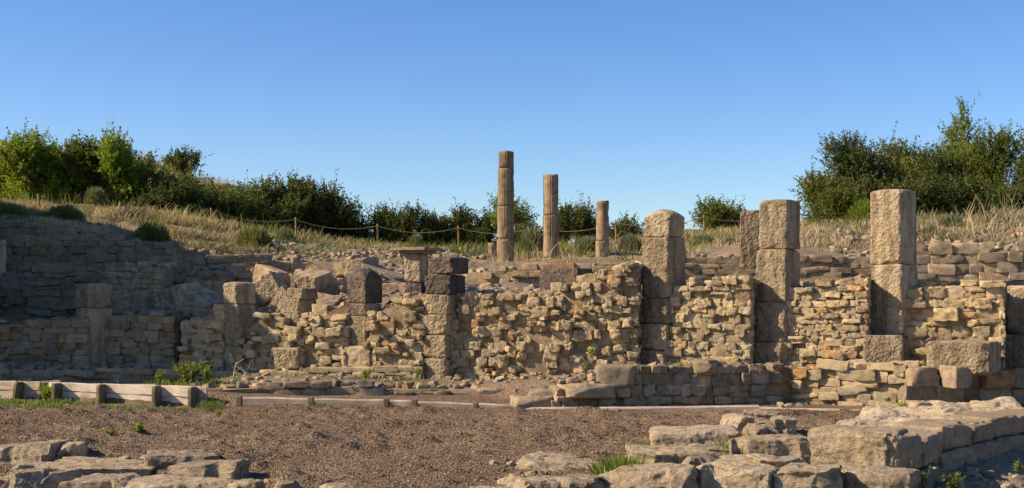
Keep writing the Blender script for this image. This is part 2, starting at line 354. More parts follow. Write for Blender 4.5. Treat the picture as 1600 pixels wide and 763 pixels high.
for _k, _zz in ((8, (4.5, 3.0)), (9, (7.5, 4.6)), (10, (8.5, 5.2)), (11, (9.0, 5.6)), (12, (9.2, 5.8)), (13, (7.5, 5.2))):
    KZ[_k] = np.where(_shade_spur, np.interp(UC, [-350, -120], _zz), KZ[_k])
_s2 = UC < -300  # front of the unseen spur, pulled forward so its shadow reaches the second pillar
KY[5] = np.where(_s2, 19.8, KY[5]); KY[6] = np.where(_s2, 20.0, KY[6]); KY[7] = np.where(_s2, 20.3, KY[7]); KZ[5] = np.where(_s2, .5, KZ[5]); KZ[6] = np.where(_s2, .7, KZ[6])
KY[3] = np.where(_s2, 19.4, KY[3]); KY[4] = np.where(_s2, 19.6, KY[4])
KZ[7] = np.where(_shade_spur, np.interp(UC, [-350, -120], (6.3, .9)), KZ[7])
for _k, _zz in ((8, (7.2, 3.0)), (9, (8.4, 4.6)), (10, (8.6, 5.0)), (11, (8.8, 5.4))): KZ[_k] = np.where(_shade_spur, np.interp(UC, [-350, -120], _zz), KZ[_k])
_l = (UC > -200) & (UC < 300); KY[6] = np.where(_l, 21.85, KY[6]); KZ[6] = np.where(_l, .22, KZ[6]); KZ[5] = np.where(_l, .27, KZ[5]); KZ[4] = np.where(_l, .31, KZ[4])
_m2 = (UC > 700) & (UC < 1010)
KZ[9] = np.where(_m2, 1.78, KZ[9]); KZ[10] = np.where(_m2, 1.85, KZ[10])
KY[10] = np.where(_m2, np.interp(UC, [740, 1000], [26.75, 26.05]), KY[10]); KY[11] = np.where(_m2, np.interp(UC, [740, 1000], [27.1, 26.4]), KY[11])
KZ[3] = np.interp(UC, [-350, -120, 0, 150, 280, 450, 600, 740, 1000], [.3, .2, .12, .09, .06, .10, .08, .055, .03])
KZ[1] = np.interp(UC, [-900, 0, 300, 460, 560, 700, 800, 1000, 1200], [-.4, -.45, -.42, -.12, -.05, -.12, -.3, -.42, -.5])
KZ[0] = KZ[1] - .25
KZ[14] = np.interp(UC, [-900, -350, 0, 150, 280, 450, 600, 740, 1000, 1150, 1350, 1600, 2300], [8, 7.2, 4.75, 4.6, 4.3, 3.6, 3.2, 3.15, 3.4, 3.8, 3.95, 4.0, 4.2])
def height(x, Y):
    x = np.asarray(x, float); Y = np.asarray(Y, float)
    u = U0 + F * x / np.maximum(Y, 7.0)
    ky = np.stack([np.interp(u, UC, k) for k in KY]); kz = np.stack([np.interp(u, UC, k) for k in KZ])
    z = np.where(Y <= ky[0], kz[0], kz[-1])
    for i in range(len(ky) - 1):
        m = (Y > ky[i]) & (Y <= ky[i + 1]); f = (Y - ky[i]) / np.maximum(ky[i + 1] - ky[i], 1e-6)
        z = np.where(m, kz[i] + (kz[i + 1] - kz[i]) * f, z)
    return z
def hgt(x, Y): return float(height(np.array([x]), np.array([Y]))[0])
def relief(x, Y):
    p = np.stack([x, Y, 0 * x], -1)
    g = np.clip((Y - 10) / .5, 0, 1) * np.clip((18.3 - Y) / .3, 0, 1)
    a = .045 * fbm(p * .9, 3, 5)
    cl = fbm(p * np.array([3.2, 6.5, 1]), 3, 11); a = a + .085 * np.clip(cl - .22, 0, 1) - .02 * np.clip(-cl - .3, 0, 1)
    a = a + .007 * fbm(p * 14, 2, 21)
    far = np.clip((Y - 23) / 3, 0, 1)
    return g * a + (1 - g) * (.015 * fbm(p * 4, 3, 31) + far * .12 * fbm(p * .7, 4, 41) + far * .05 * fbm(p * 3, 3, 45) + np.clip((Y - 44) / 8, 0, 1) * .5 * fbm(p * .35, 3, 43))
s_in = np.linspace(-.47, .47, 330)
s_out = np.array([.52, .58, .66, .76, .9, 1.1, 1.4, 1.8, 2.5, 4, 7])
ss = np.concatenate([-s_out[::-1], s_in, s_out])
Yr = np.concatenate([[-30, -10, 0, 4, 6, 8, 9, 9.6], np.arange(10.0, 18.7, .045), np.arange(18.7, 24.6, .07), np.arange(24.6, 36, .2), np.arange(36, 60, .6), [62, 66, 72, 80, 95, 110, 130, 170, 240, 400, 800, 1600]])
SS, YY = np.meshgrid(ss, Yr); XX = SS * np.maximum(YY, 6)
ZZ = height(XX, YY) + relief(XX, YY)
Vg, Qg = grid_sheet(np.stack([XX, YY, ZZ], -1))
UU = U0 + F * XX / np.maximum(YY, 7)
pn = fbm(np.stack([XX, YY, 0 * XX], -1) * .8, 4, 71)
ky_b = np.interp(UU, UC, KY[3]); 
earth = np.clip((YY - np.interp(UU, UC, KY[5]) - .1) / .3, 0, 1) * .75
right_dirt = np.clip((UU - 1440) / 60, 0, 1) * (YY < 17)
earth = np.maximum(earth, right_dirt)
dry = np.clip((YY - 28.3) / 1.0 + pn, 0, 1)
mid = np.clip((UU - 380) / 60, 0, 1) * np.clip((760 - UU) / 40, 0, 1) * np.clip((34 - YY) / 2, 0, 1)
dry = dry * (1 - .8 * mid)
green = np.clip(1 - np.abs(YY - ky_b + .5) / 1.3, 0, 1) * np.clip((330 - UU) / 200, 0, 1) * .9 + np.clip((YY - np.interp(UU, UC, KY[6])) / .3, 0, 1) * (YY < np.interp(UU, UC, KY[7])) * .5
green = np.clip(green + .5 * (YY > 30), 0, 1) * np.clip(.6 + pn, 0, 1)
gt = np.stack([earth, dry, green], -1).reshape(-1, 3)
ground = mesh_obj('ground', Vg, Qg, M['ground'], tint=gt); tag(ground, kind='structure')

# ------------------------------------------------------------------ masonry
def tints(rs, s, lo=.78, hi=1.2, hue=.04):
    b = rs.uniform(lo, hi, s); h = rs.normal(0, hue, s)
    t = np.stack([b * (1 + h * .5), b, b * (1 - h)], 1)
    g = rs.random(s) < .14; t[g] = b[g, None] * np.array([.84, .85, .84])
    r = rs.random(s) < .04; t[r] = b[r, None] * np.array([1.08, .86, .7])
    return t
def wall(name, a, b, base, top, label, cat='wall', thick=.5, ch=(.09, .16), sl=(.14, .38), depth=.22, jut=.04, mat='wall', core='earth',
         seed=0, n=4, rough=.10, miss=0.0, gap=.002, bulge=.05, k=20, cuts=6, batter=0.0, group=None, mess=0.0, corejut=.045, lo=.72, hi=1.22):
    """rubble wall seen from its left-to-right side a->b. a,b: plan points (x,Y) of the face; base/top: list of (t,z) along 0..1"""
    rs = np.random.RandomState(seed); a = np.array(a, float); b = np.array(b, float); rub = mess >= .2
    L = np.linalg.norm(b - a); ex = (b - a) / L; ey = np.array([-ex[1], ex[0]])   # ey points to the back
    bt, bz = zip(*base); tt, tz = zip(*top)
    fb = lambda s: np.interp(s / L, bt, bz); ft = lambda s: np.interp(s / L, tt, tz)
    org = np.array([*(a + b) / 2, min(bz)])
    C = []; Z = []; Rz = []
    zb0 = min(bz) - .1; z = zb0; zmax = max(tz)
    while z < zmax:
        h = rs.uniform(*ch)
        s = -rs.uniform(0, sl[0])
        while s < L - .02:
            l = rs.uniform(*sl) * (1.25 if rs.random() < .15 else 1)
            l = min(l, L - s + .03)
            if L - (s + l) < sl[0] * .6: l = L - s
            sm = s + l / 2; zt = ft(sm) + .03 * rs.normal()
            hh = h
            wob = .02 * math.sin(sm * 2.1 + seed + z * 3)
            if z + h * .55 < zt and z + h > fb(sm) - .06 and l > .05:
                if rs.random() > miss:
                    if mess and rs.random() < mess and h > .1:      # two thin stones on top of each other
                        f = rs.uniform(.35, .65)
                        parts = [(z, h * f), (z + h * f, h * (1 - f))]
                    else: parts = [(z, h)]
                    for (zz, h2) in parts:
                        p = np.array([sm, zz + h2 / 2])
                        jj = rs.normal(0, jut) + bulge * float(vnoise(np.array([sm * 1.1, zz * 1.3, seed * 3.1]), 5))
                        d = depth * rs.uniform(.85, 1.15)
                        sm2, dz = (sm + rs.normal(0, .02), rs.normal(0, .09) * h2) if rub else (sm, 0)
                        pos = a + ex * sm2 + ey * (d / 2 + jj + batter * (zz - zb0))
                        C.append([pos[0], pos[1], zz + h2 / 2 + wob + dz]); Z.append([(l - gap * rs.uniform(.6, 1.6)) * (rs.uniform(.95, 1.25) if rub else 1.03), d, (h2 - gap * rs.uniform(.5, 1.5)) * (rs.uniform(.98, 1.4) if rub else 1.06)])
                        Rz.append([rs.normal(0, .03 + jut * .8), rs.normal(0, .02 + jut * (.9 if rub else .3)), math.atan2(ex[1], ex[0]) + rs.normal(0, .03 + jut * .8)])
            s += l
        z += h
    if rub:      # chunks wedged into the face
        for q in range(int(L * (np.mean(tz) - np.mean(bz)) * 9)):
            sm = rs.uniform(.03, L - .03); zz = rs.uniform(fb(sm), max(fb(sm) + .05, ft(sm) - .05)); sz_ = rs.uniform(.05, .12)
            pos = a + ex * sm + ey * (.07 + rs.normal(0, jut * .8))
            C.append([pos[0], pos[1], zz]); Z.append([sz_ * rs.uniform(.9, 1.6), .18, sz_ * rs.uniform(.6, 1.1)]); Rz.append([rs.normal(0, .25), rs.normal(0, .18), math.atan2(ex[1], ex[0]) + rs.normal(0, .35)])
    acc = Acc()
    C = np.array(C); Z = np.array(Z)
    V, Q, si = stones(rs, C, Z, n, k, cuts, (.2, .8), rough, 2.6, rot=np.array(Rz))
    T = tints(rs, len(C), lo, hi)
    acc.add(V - org, Q, T[si])
    # earth and mortar core
    m = max(6, int(L / .12)); sg = np.linspace(.02, L - .02, m); prof = []
    hs = np.linspace(0, 1, 14)
    front = np.array([[np.r_[a + ex * s + ey * (corejut + batter * (q * (ft(s) - zb0)) + .04 * float(vnoise(np.array([s * 4, q * 9, seed]), 2)) + bulge * float(vnoise(np.array([s * 1.1, (zb0 + q * (ft(s) - zb0)) * 1.3, seed * 3.1]), 5))), zb0 + q * (ft(s) - .05 - zb0)] for s in sg] for q in hs])
    back = np.array([[np.r_[a + ex * s + ey * (thick), zb0 + q * (ft(s) - .05 - zb0)] for s in sg] for q in hs[::-1]])
    A = np.concatenate([front, back]); V, Q = grid_sheet(A); acc.add(V - org, Q, (.8, .8, .8))
    r = len(A)
    for col in (0, m - 1):
        pts = A[:14, col]; pb = A[14:, col][::-1]
        V = np.concatenate([pts, pb]); Q = [[i, i + 1, 15 + i, 14 + i] for i in range(13)]
        acc.add(V - org, Q, (.8, .8, .8))
    # rough stones over the thickness on top
    ct = []; cz = []
    for s in np.arange(.05, L, .17):
        for dd in np.arange(depth + .05, thick, .17):
            if rs.random() < .75:
                p = a + ex * (s + rs.uniform(-.05, .05)) + ey * dd
                ct.append([p[0], p[1], ft(s) - .03 + rs.uniform(-.03, .03)]); cz.append(rs.uniform(.09, .22, 3) * [1, 1, .6])
    if ct:
        V, Q, si = stones(rs, np.array(ct), np.array(cz), 4, 12, 6, (.1, .6), .1, rot=rs.uniform(-.4, .4, (len(ct), 3)) * [1, 1, 5]) if 0 else stones(rs, np.array(ct), np.array(cz), 4, 12, 6, (.1, .6), .1, rot=rs.uniform(-.4, .4, (len(ct), 3)) * [1, 1, 5])
        acc.add(V - org, Q, tints(rs, len(ct), lo, hi)[si])
    V, Q, t, _ = acc.get()
    nq = len(Q); mi = np.zeros(nq, int)
    ns = len(C) * len(cube_grid(n)[1]); nc = (len(A) - 1) * (m - 1) + 26; mi[ns:ns + nc] = 1
    o = mesh_obj(name, V, Q, [M[mat], M[core]], tint=t, matidx=mi, loc=org, sharp=45)
    return tag(o, label, cat, group)
def wall_px(name, u0, u1, Y0, Y1, basev, topv, label, **kw):
    """topv, basev: lists of (u, v) in picture rows, turned into heights at the wall's own distance"""
    a = (xu(u0, Y0), Y0); b = (xu(u1, Y1), Y1)
    def conv(l):
        r = []
        for (u, v) in l:
            # parameter along the wall where the sight line of column u meets it
            k = (u - U0) / F; d0 = a[0] - k * a[1]; d1 = b[0] - k * b[1]; t = d0 / (d0 - d1)
            Y = a[1] + (b[1] - a[1]) * t; r.append((t, zv(v, Y)))
        return r
    return wall(name, a, b, conv(basev), conv(topv), label, **kw)

# --- the long wall between the pillars
wall_px('rubble_wall', 284, 350, Yw(284), Yw(350), [(284, 578), (350, 580)], [(284, 500), (300, 498), (350, 478)], 'short rubble wall left of the second tall pillar from the left, its top climbing to the pillar', seed=1, jut=.05, mess=.25, n=6, hi=1.1, ch=(.075, .15), sl=(.09, .3), rough=.14)
wall_px('rubble_wall', 366, 542, Yw(366) - .05, Yw(542) - .12, [(366, 582), (542, 590)], [(366, 520), (385, 508), (415, 488), (433, 486), (440, 508), (462, 508), (468, 492), (500, 486), (542, 470)], 'broken rubble wall with a smooth niche and jutting stones, left of the round topped dark pillar', seed=2, jut=.07, mess=.3, n=7, miss=.10, bulge=.12, corejut=.055, ch=(.075, .15), sl=(.09, .27), rough=.15)
wall_px('rubble_wall', 575, 662, Yw(575) - .12, Yw(662) - .1, [(575, 592), (662, 596)], [(575, 494), (600, 478), (640, 468), (662, 466)], 'narrow rubble wall between the round topped dark pillar and the pillar of six blocks', seed=3, jut=.07, mess=.3, n=7, miss=.10, bulge=.12, corejut=.055, ch=(.075, .15), sl=(.09, .27), rough=.15)
wall_px('rubble_wall', 698, 997, Yw(698) - .02, Yw(997) - .18, [(698, 598), (850, 597), (997, 590)], [(698, 466), (735, 456), (820, 462), (858, 456), (905, 440), (940, 424), (970, 414), (997, 410)], 'widest rubble wall of rough honey coloured stones, its top rising to the right', seed=4, jut=.06, mess=.3, n=8, miss=.03, bulge=.13, corejut=.04, ch=(.07, .15), sl=(.08, .21), cuts=6, rough=.15, depth=.26)
wall_px('rubble_wall', 1046, 1172, Yw(1046) + .02, Yw(1172) - .25, [(1046, 590), (1172, 586)], [(1046, 456), (1080, 444), (1120, 440), (1172, 436)], 'rubble wall of honey coloured stones between the rounded pillar and the pillar with a slab behind', seed=5, jut=.04, mess=.15, n=8, miss=.03, bulge=.10, corejut=.05, ch=(.075, .145), sl=(.09, .27), cuts=6, rough=.15, depth=.26)
wall_px('rubble_wall', 1228, 1356, Yw(1228) + .02, Yw(1356) - .27, [(1228, 588), (1356, 584)], [(1228, 455), (1260, 446), (1320, 440), (1356, 430)], 'rubble wall of small courses left of the tallest square pillar', seed=6, jut=.035, mess=.18, n=8, miss=.02, bulge=.08, corejut=.05, ch=(.075, .13), sl=(.09, .25), cuts=6, rough=.15, depth=.26)
wall_px('rubble_wall', 1408, 1570, Yw(1408) + .02, Yw(1570) - .2, [(1408, 588), (1570, 588)], [(1408, 450), (1450, 446), (1500, 444), (1540, 442), (1570, 446)], 'rubble wall of large rough stones right of the tallest square pillar', seed=7, jut=.045, mess=.15, n=8, miss=.03, bulge=.10, corejut=.05, ch=(.09, .18), sl=(.12, .40), cuts=6, rough=.15, depth=.28)
wall_px('rubble_wall', 1640, 1760, Yw(1640), Yw(1760) - .2, [(1640, 588), (1760, 588)], [(1640, 446), (1760, 450)], 'rubble wall running on past the right edge of the picture', seed=8, jut=.06, n=4)
# --- left front wall
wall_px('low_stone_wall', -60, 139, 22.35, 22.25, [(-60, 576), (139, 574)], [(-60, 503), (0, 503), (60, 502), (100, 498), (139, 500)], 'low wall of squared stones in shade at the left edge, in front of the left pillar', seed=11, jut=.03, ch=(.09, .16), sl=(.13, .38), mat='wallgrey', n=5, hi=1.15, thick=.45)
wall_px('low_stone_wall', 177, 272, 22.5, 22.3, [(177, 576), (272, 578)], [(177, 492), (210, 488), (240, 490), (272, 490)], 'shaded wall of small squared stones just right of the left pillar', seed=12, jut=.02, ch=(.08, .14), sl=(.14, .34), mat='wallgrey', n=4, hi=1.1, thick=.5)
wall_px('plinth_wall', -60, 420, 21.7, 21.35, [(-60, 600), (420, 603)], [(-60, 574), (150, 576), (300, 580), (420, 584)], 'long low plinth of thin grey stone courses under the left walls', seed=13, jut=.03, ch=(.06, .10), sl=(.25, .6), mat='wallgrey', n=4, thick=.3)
wall_px('plinth_wall', 420, 660, 21.25, 20.72, [(420, 606), (660, 606)], [(420, 578), (540, 572), (660, 570)], 'neat plinth of thin courses at the foot of the wall left of the pillar of six blocks', seed=14, jut=.015, ch=(.06, .10), sl=(.25, .5), n=4, thick=.3)
wall_px('kerb_wall', 318, 600, 19.1, 19.3, [(318, 630), (600, 626)], [(318, 606), (410, 602), (430, 598), (520, 600), (600, 604)], 'low kerb of rough stones beside the end of the tall pale boards', seed=15, jut=.05, ch=(.10, .16), sl=(.22, .5), mat='wallgrey', n=6, thick=.4, cuts=6, rough=.09)
wall_px('kerb_wall', 600, 810, 19.3, 19.5, [(600, 624), (810, 618)], [(600, 604), (690, 604), (760, 606), (810, 606)], 'low kerb of small stones in front of the pillar of six blocks', seed=16, jut=.05, ch=(.09, .14), sl=(.15, .38), mat='wallgrey', n=6, thick=.5, cuts=6, rough=.09)
# --- lower wall on the right
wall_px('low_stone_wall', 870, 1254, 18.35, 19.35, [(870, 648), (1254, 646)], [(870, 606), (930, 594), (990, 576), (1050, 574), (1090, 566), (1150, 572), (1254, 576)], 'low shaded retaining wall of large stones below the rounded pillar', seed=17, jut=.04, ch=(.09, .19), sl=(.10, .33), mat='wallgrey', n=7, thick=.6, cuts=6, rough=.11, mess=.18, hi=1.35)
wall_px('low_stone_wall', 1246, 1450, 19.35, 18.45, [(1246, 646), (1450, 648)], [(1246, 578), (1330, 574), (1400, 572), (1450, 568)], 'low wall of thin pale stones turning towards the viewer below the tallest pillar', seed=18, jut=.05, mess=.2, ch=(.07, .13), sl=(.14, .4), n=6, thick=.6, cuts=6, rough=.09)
wall_px('stone_footing', 1428, 1640, 18.35, 19.1, [(1428, 650), (1640, 648)], [(1428, 588), (1500, 584), (1640, 580)], 'stepped footing of big worn blocks under the large fallen block at right', seed=19, jut=.05, ch=(.26, .34), sl=(.3, .6), mat='wallgrey', n=9, thick=.7, cuts=5, rough=.06, k=24, hi=1.3)
# --- upper walls behind
wall_px('terrace_wall', 1040, 1372, 24.2, 24.05, [(1040, 470), (1372, 470)], [(1040, 400), (1150, 398), (1240, 404), (1300, 402), (1372, 398)], 'coursed grey terrace wall behind the right pillars, left of the tallest one', seed=21, jut=.03, ch=(.10, .17), sl=(.18, .5), mat='wallgrey', n=5, lo=.8, hi=1.35, thick=.5)
wall_px('terrace_wall', 1424, 1780, 23.6, 23.0, [(1424, 470), (1780, 470)], [(1424, 390), (1500, 386), (1600, 388), (1780, 390)], 'coursed grey terrace wall behind, right of the tallest pillar', seed=22, jut=.03, ch=(.12, .2), sl=(.2, .55), mat='wallgrey', n=5, lo=.85, hi=1.45, thick=.5)
wall_px('ledge_wall', 728, 1000, 26.6, 25.8, [(728, 462), (1000, 455)], [(728, 424), (800, 418), (900, 416), (1000, 412)], 'ledge of worn grey stones below the three columns', seed=23, jut=.06, ch=(.12, .2), sl=(.16, .5), mat='wallgrey', n=5, thick=.6, lo=.85, hi=1.4, rough=.1)
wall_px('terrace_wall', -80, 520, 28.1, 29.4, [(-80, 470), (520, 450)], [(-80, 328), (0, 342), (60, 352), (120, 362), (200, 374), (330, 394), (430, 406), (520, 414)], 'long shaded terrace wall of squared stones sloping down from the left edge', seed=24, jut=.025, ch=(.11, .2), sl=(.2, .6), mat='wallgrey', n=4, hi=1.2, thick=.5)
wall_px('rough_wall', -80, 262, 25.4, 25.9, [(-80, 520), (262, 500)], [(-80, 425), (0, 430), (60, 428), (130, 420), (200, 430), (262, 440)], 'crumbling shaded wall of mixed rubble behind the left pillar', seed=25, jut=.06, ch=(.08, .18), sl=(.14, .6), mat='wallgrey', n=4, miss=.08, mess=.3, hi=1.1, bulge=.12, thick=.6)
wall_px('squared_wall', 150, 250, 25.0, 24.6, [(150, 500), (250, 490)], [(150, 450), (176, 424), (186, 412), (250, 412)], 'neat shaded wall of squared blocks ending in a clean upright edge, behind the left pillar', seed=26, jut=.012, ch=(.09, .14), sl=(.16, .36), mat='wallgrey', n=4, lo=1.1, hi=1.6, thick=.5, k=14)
wall_px('rubble_wall', 282, 392, 25.6, 25.6, [(282, 470), (392, 470)], [(282, 424), (300, 420), (340, 418), (392, 424)], 'short wall stub with loose stones on top, behind the second tall pillar from the left', seed=27, jut=.03, ch=(.1, .16), sl=(.2, .45), mat='wallgrey', n=4, thick=.7, hi=1.2)
wall_px('rubble_wall', 596, 672, 23.6, 23.4, [(596, 485), (672, 485)], [(596, 452), (630, 448), (672, 462)], 'stub of rubble wall behind the round topped dark pillar', seed=28, jut=.06, ch=(.1, .16), sl=(.16, .4), mat='wallgrey', n=4, thick=.5)

# ------------------------------------------------------------------ dressed blocks and pillars
def block(name, w_, d_, h_, mats, parent=None, loc=(0, 0, 0), rotz=0, seed=0, n=22, k=26, cuts=3, cutd=(.6, .95), rough=.012, peck=.012, dome=0, rot=None, tint=(.82, 1.14), top_mat=None, chip=1.0):
    """a cut stone; origin at the middle of its base. Front (-Y) and -X sides are pecked, the others sawn"""
    rs = np.random.RandomState(seed * 7 + 13)
    G, Q = cube_grid(n)
    V, Q, _ = stones(rs, np.zeros((1, 3)), np.array([[w_, d_, h_]]), n, k, cuts, cutd, rough)
    if dome:
        q = np.clip(1 - (2 * V[:, 0] / w_) ** 2 * .7 - (2 * V[:, 1] / d_) ** 2 * .45, 0, 1); up = V[:, 2] > 0
        V[up, 2] -= (1 - q[up]) * dome * (2 * V[up, 2] / h_)
    fr = G[:, 1] < -.999
    if peck:
        m = fr
        V[m, 1] += peck * fbm(V[m] * 16 + seed, 2, 4) + peck * .8 * np.maximum(0, vnoise(V[m] * 30, 6))
    # chipped edges
    edge = (np.abs(G) > .93).sum(1) >= 2
    ch = np.clip(fbm(V * 5 + seed * 3.7, 3, 8) - .08, 0, 1) ** .7
    e2 = np.clip((np.sort(np.abs(G), 1)[:, 1] - .78) / .2, 0, 1) * chip
    V *= (1 - .10 * (ch * e2))[:, None]; V *= (1 + .006 * fbm(V * 11 + seed, 3, 77))[:, None]
    V[:, 2] += h_ / 2
    cen = G[Q].mean(1); mi = np.where(cen[:, 1] < -.98, 0, 1)
    if top_mat is not None: mi = np.where(cen[:, 2] > .98, 2, mi)
    tv = rs.uniform(*tint); o = mesh_obj(name, V, Q, mats, parent, tint=np.full((len(V), 3), tv), matidx=mi, loc=loc, rotz=rotz, sharp=40)
    if rot: o.rotation_euler = rot
    return o
def side(u0, u1, Y, th, ratio=1.0):
    """edge length of a block turned by th whose silhouette spans u0..u1 at distance Y (depth = ratio * width)"""
    ph = math.atan(((u0 + u1) / 2 - U0) / F); W = (u1 - u0) / F * Y * math.cos(ph); a = R(th) - ph
    return W / (abs(math.cos(a)) + ratio * abs(math.sin(a)))
PM = [M['peck'], M['pillar']]; DM = [M['dark'], M['dark']]
def pillar(name, label, Y, th, rows, seed=0, cat='pillar', mats=PM, ratio=1.0, group='stone pillars of the ruin'):
    """rows from top to bottom: (u0, u1, v0, v1[, dome, mats])"""
    b = rows[-1]; uc = (b[0] + b[1]) / 2
    e = empty(name, (xu(uc, Y), Y, zv(b[3], Y)), 0); tag(e, label, cat, group)
    rs = random.Random(seed)
    for i, r in enumerate(rows):
        u0, u1, v0, v1 = r[:4]; a = side(u0, u1, Y, th, ratio); c = pt((u0 + u1) / 2, v1, Y)
        hgt_ = (v1 - v0) / F * Y - .005
        block('block', a, a * ratio, hgt_, r[5] if len(r) > 5 and r[5] else mats, e, loc=c - np.array(e.location), rotz=-R(th) + R(rs.uniform(-2, 2)), seed=seed * 20 + i, dome=r[4] if len(r) > 4 else 0, n=26)
    return e
o_ = R
pillar('pillar', 'shaded two block pillar at far left standing behind the low wall', 22.6, 40, [(116, 176, 442, 481, .02), (117, 176, 481, 578)], 31)
pillar('pillar', 'second tall pillar from the left, shaded with a pale chipped top', 22.05, 41, [(347, 400, 440, 475, .03), (347, 402, 475, 540), (347, 402, 540, 585)], 32)
pillar('pillar', 'stubby pillar with a smaller block on a wider one, above the niche', 21.95, 36, [(446, 498, 450, 468), (437, 496, 467, 512)], 33)
pillar('pillar', 'pillar with a blackened rounded top', 21.4, 36, [(541, 598, 418, 474, .16, DM), (541, 598, 474, 493, 0, [M['dark'], M['pillar']]), (541, 598, 493, 545), (541, 598, 545, 590)], 34)
pillar('pillar', 'pillar of six stacked blocks with dark weathered top blocks', 20.95, 30, [(667, 733, 401, 428, .02, DM), (663, 728, 428, 460, .03, DM), (661, 724, 460, 491), (659, 722, 491, 523), (657, 721, 523, 559), (655, 720, 559, 597)], 35)
pillar('pillar', 'pillar topped by a flat moulded capital slab', 22.6, 26, [(631, 670, 397, 441), (633, 670, 441, 478, 0, DM)], 36)
pillar('pillar', 'tall pillar crowned by a separate rounded block', 20.42, 41, [(1006, 1071, 327, 371, .12), (1002, 1072, 371, 466), (998, 1070, 466, 505), (994, 1068, 505, 546), (990, 1066, 546, 590)], 37)
pillar('pillar', 'tall pale square pillar with a flat slab standing behind it', 20.12, 39, [(1184, 1252, 312, 390, .02), (1180, 1251, 390, 472), (1178, 1250, 472, 534), (1167, 1250, 534, 586)], 38)
pillar('pillar', 'tallest square pillar with a big rough block on top', 19.82, 47, [(1359, 1434, 296, 414, .03), (1358, 1438, 414, 525), (1347, 1440, 525, 584)], 39)
pillar('pillar', 'plain pillar cut by the right edge of the picture', 19.55, 42, [(1572, 1650, 446, 522), (1556, 1660, 522, 584)], 40)
pillar('pillar', 'pale pillar cut by the left edge of the picture', 26.5, 40, [(-44, 11, 374, 430, 0, [M['pillar'], M['pillar']])], 41)
# capital slab on the moulded pillar
cap = [o for o in S.objects if o.get('label', '').startswith('pillar topped by a flat')][0]
c = pt(653, 397, 22.6) - np.array(cap.location)
block('capital', .50, .50, .05, [M['wallgrey'], M['wallgrey']], cap, loc=c + [0, 0, .002], rotz=-R(26), seed=501, peck=0)
block('capital', .66, .66, .055, [M['wallgrey'], M['wallgrey']], cap, loc=c + [0, 0, .054], rotz=-R(26), seed=502, peck=0)

def slab(name, label, u0, u1, v0, v1, Y, th, ratio=1.0, mats=PM, seed=0, cat='block', group=None, dome=0, rot=None, n=20, **kw):
    a = side(u0, u1, Y, th, ratio); c = pt((u0 + u1) / 2, v1, Y)
    o = block(name, a, a * ratio, (v1 - v0) / F * Y, mats, None, c, -R(th), seed, dome=dome, n=n, rot=rot, **kw)
    return tag(o, label, cat, group)
slab('standing_slab', 'rough flat slab standing upright behind the tall pale pillar', 1157, 1187, 329, 420, 22.2, 8, .5, [M['peck'], M['peck']], 51, 'slab')
slab('socket_block', 'square block jutting from the wall under the niche', 427, 478, 543, 576, 21.55, 20, .6, PM, 52)
slab('socket_block', 'smooth square block jutting from the wall under the round topped dark pillar', 532, 592, 540, 573, 21.3, 22, .6, [M['pillar'], M['pillar']], 53)
slab('niche_block', 'smooth recessed block inside the niche under the stubby pillar', 434, 476, 506, 546, 22.0, 12, .5, [M['pillar'], M['pillar']], 54)
slab('jamb_block', 'narrow upright jamb stone, coloured dark for its shadow, between the two shaded left walls', 268, 286, 487, 578, 22.42, 40, 1.0, [M['dark'], M['dark']], 55, 'jamb')  # dark stone puts the jamb's shadow into its colour
slab('fallen_block', 'long rough block with a smooth dark end lying under the right wall', 1447, 1566, 533, 584, 18.75, 34, .9, [M['peck'], M['pillar']], 56)
slab('dark_block', 'big blackened block on the ledge above the widest rubble wall', 842, 940, 420, 458, 22.6, 36, .95, [M['dark'], M['dark']], 57)
slab('dark_block', 'flat worn grey slab topping the wall left of the rounded pillar', 925, 1004, 411, 426, 21.6, 10, .5, [M['wallgrey'], M['wallgrey']], 58, 'slab')
slab('foot_block', 'rough sunlit block at the foot of the tallest pillar', 1349, 1412, 524, 572, 19.3, 20, .5, [M['peck'], M['pillar']], 59)

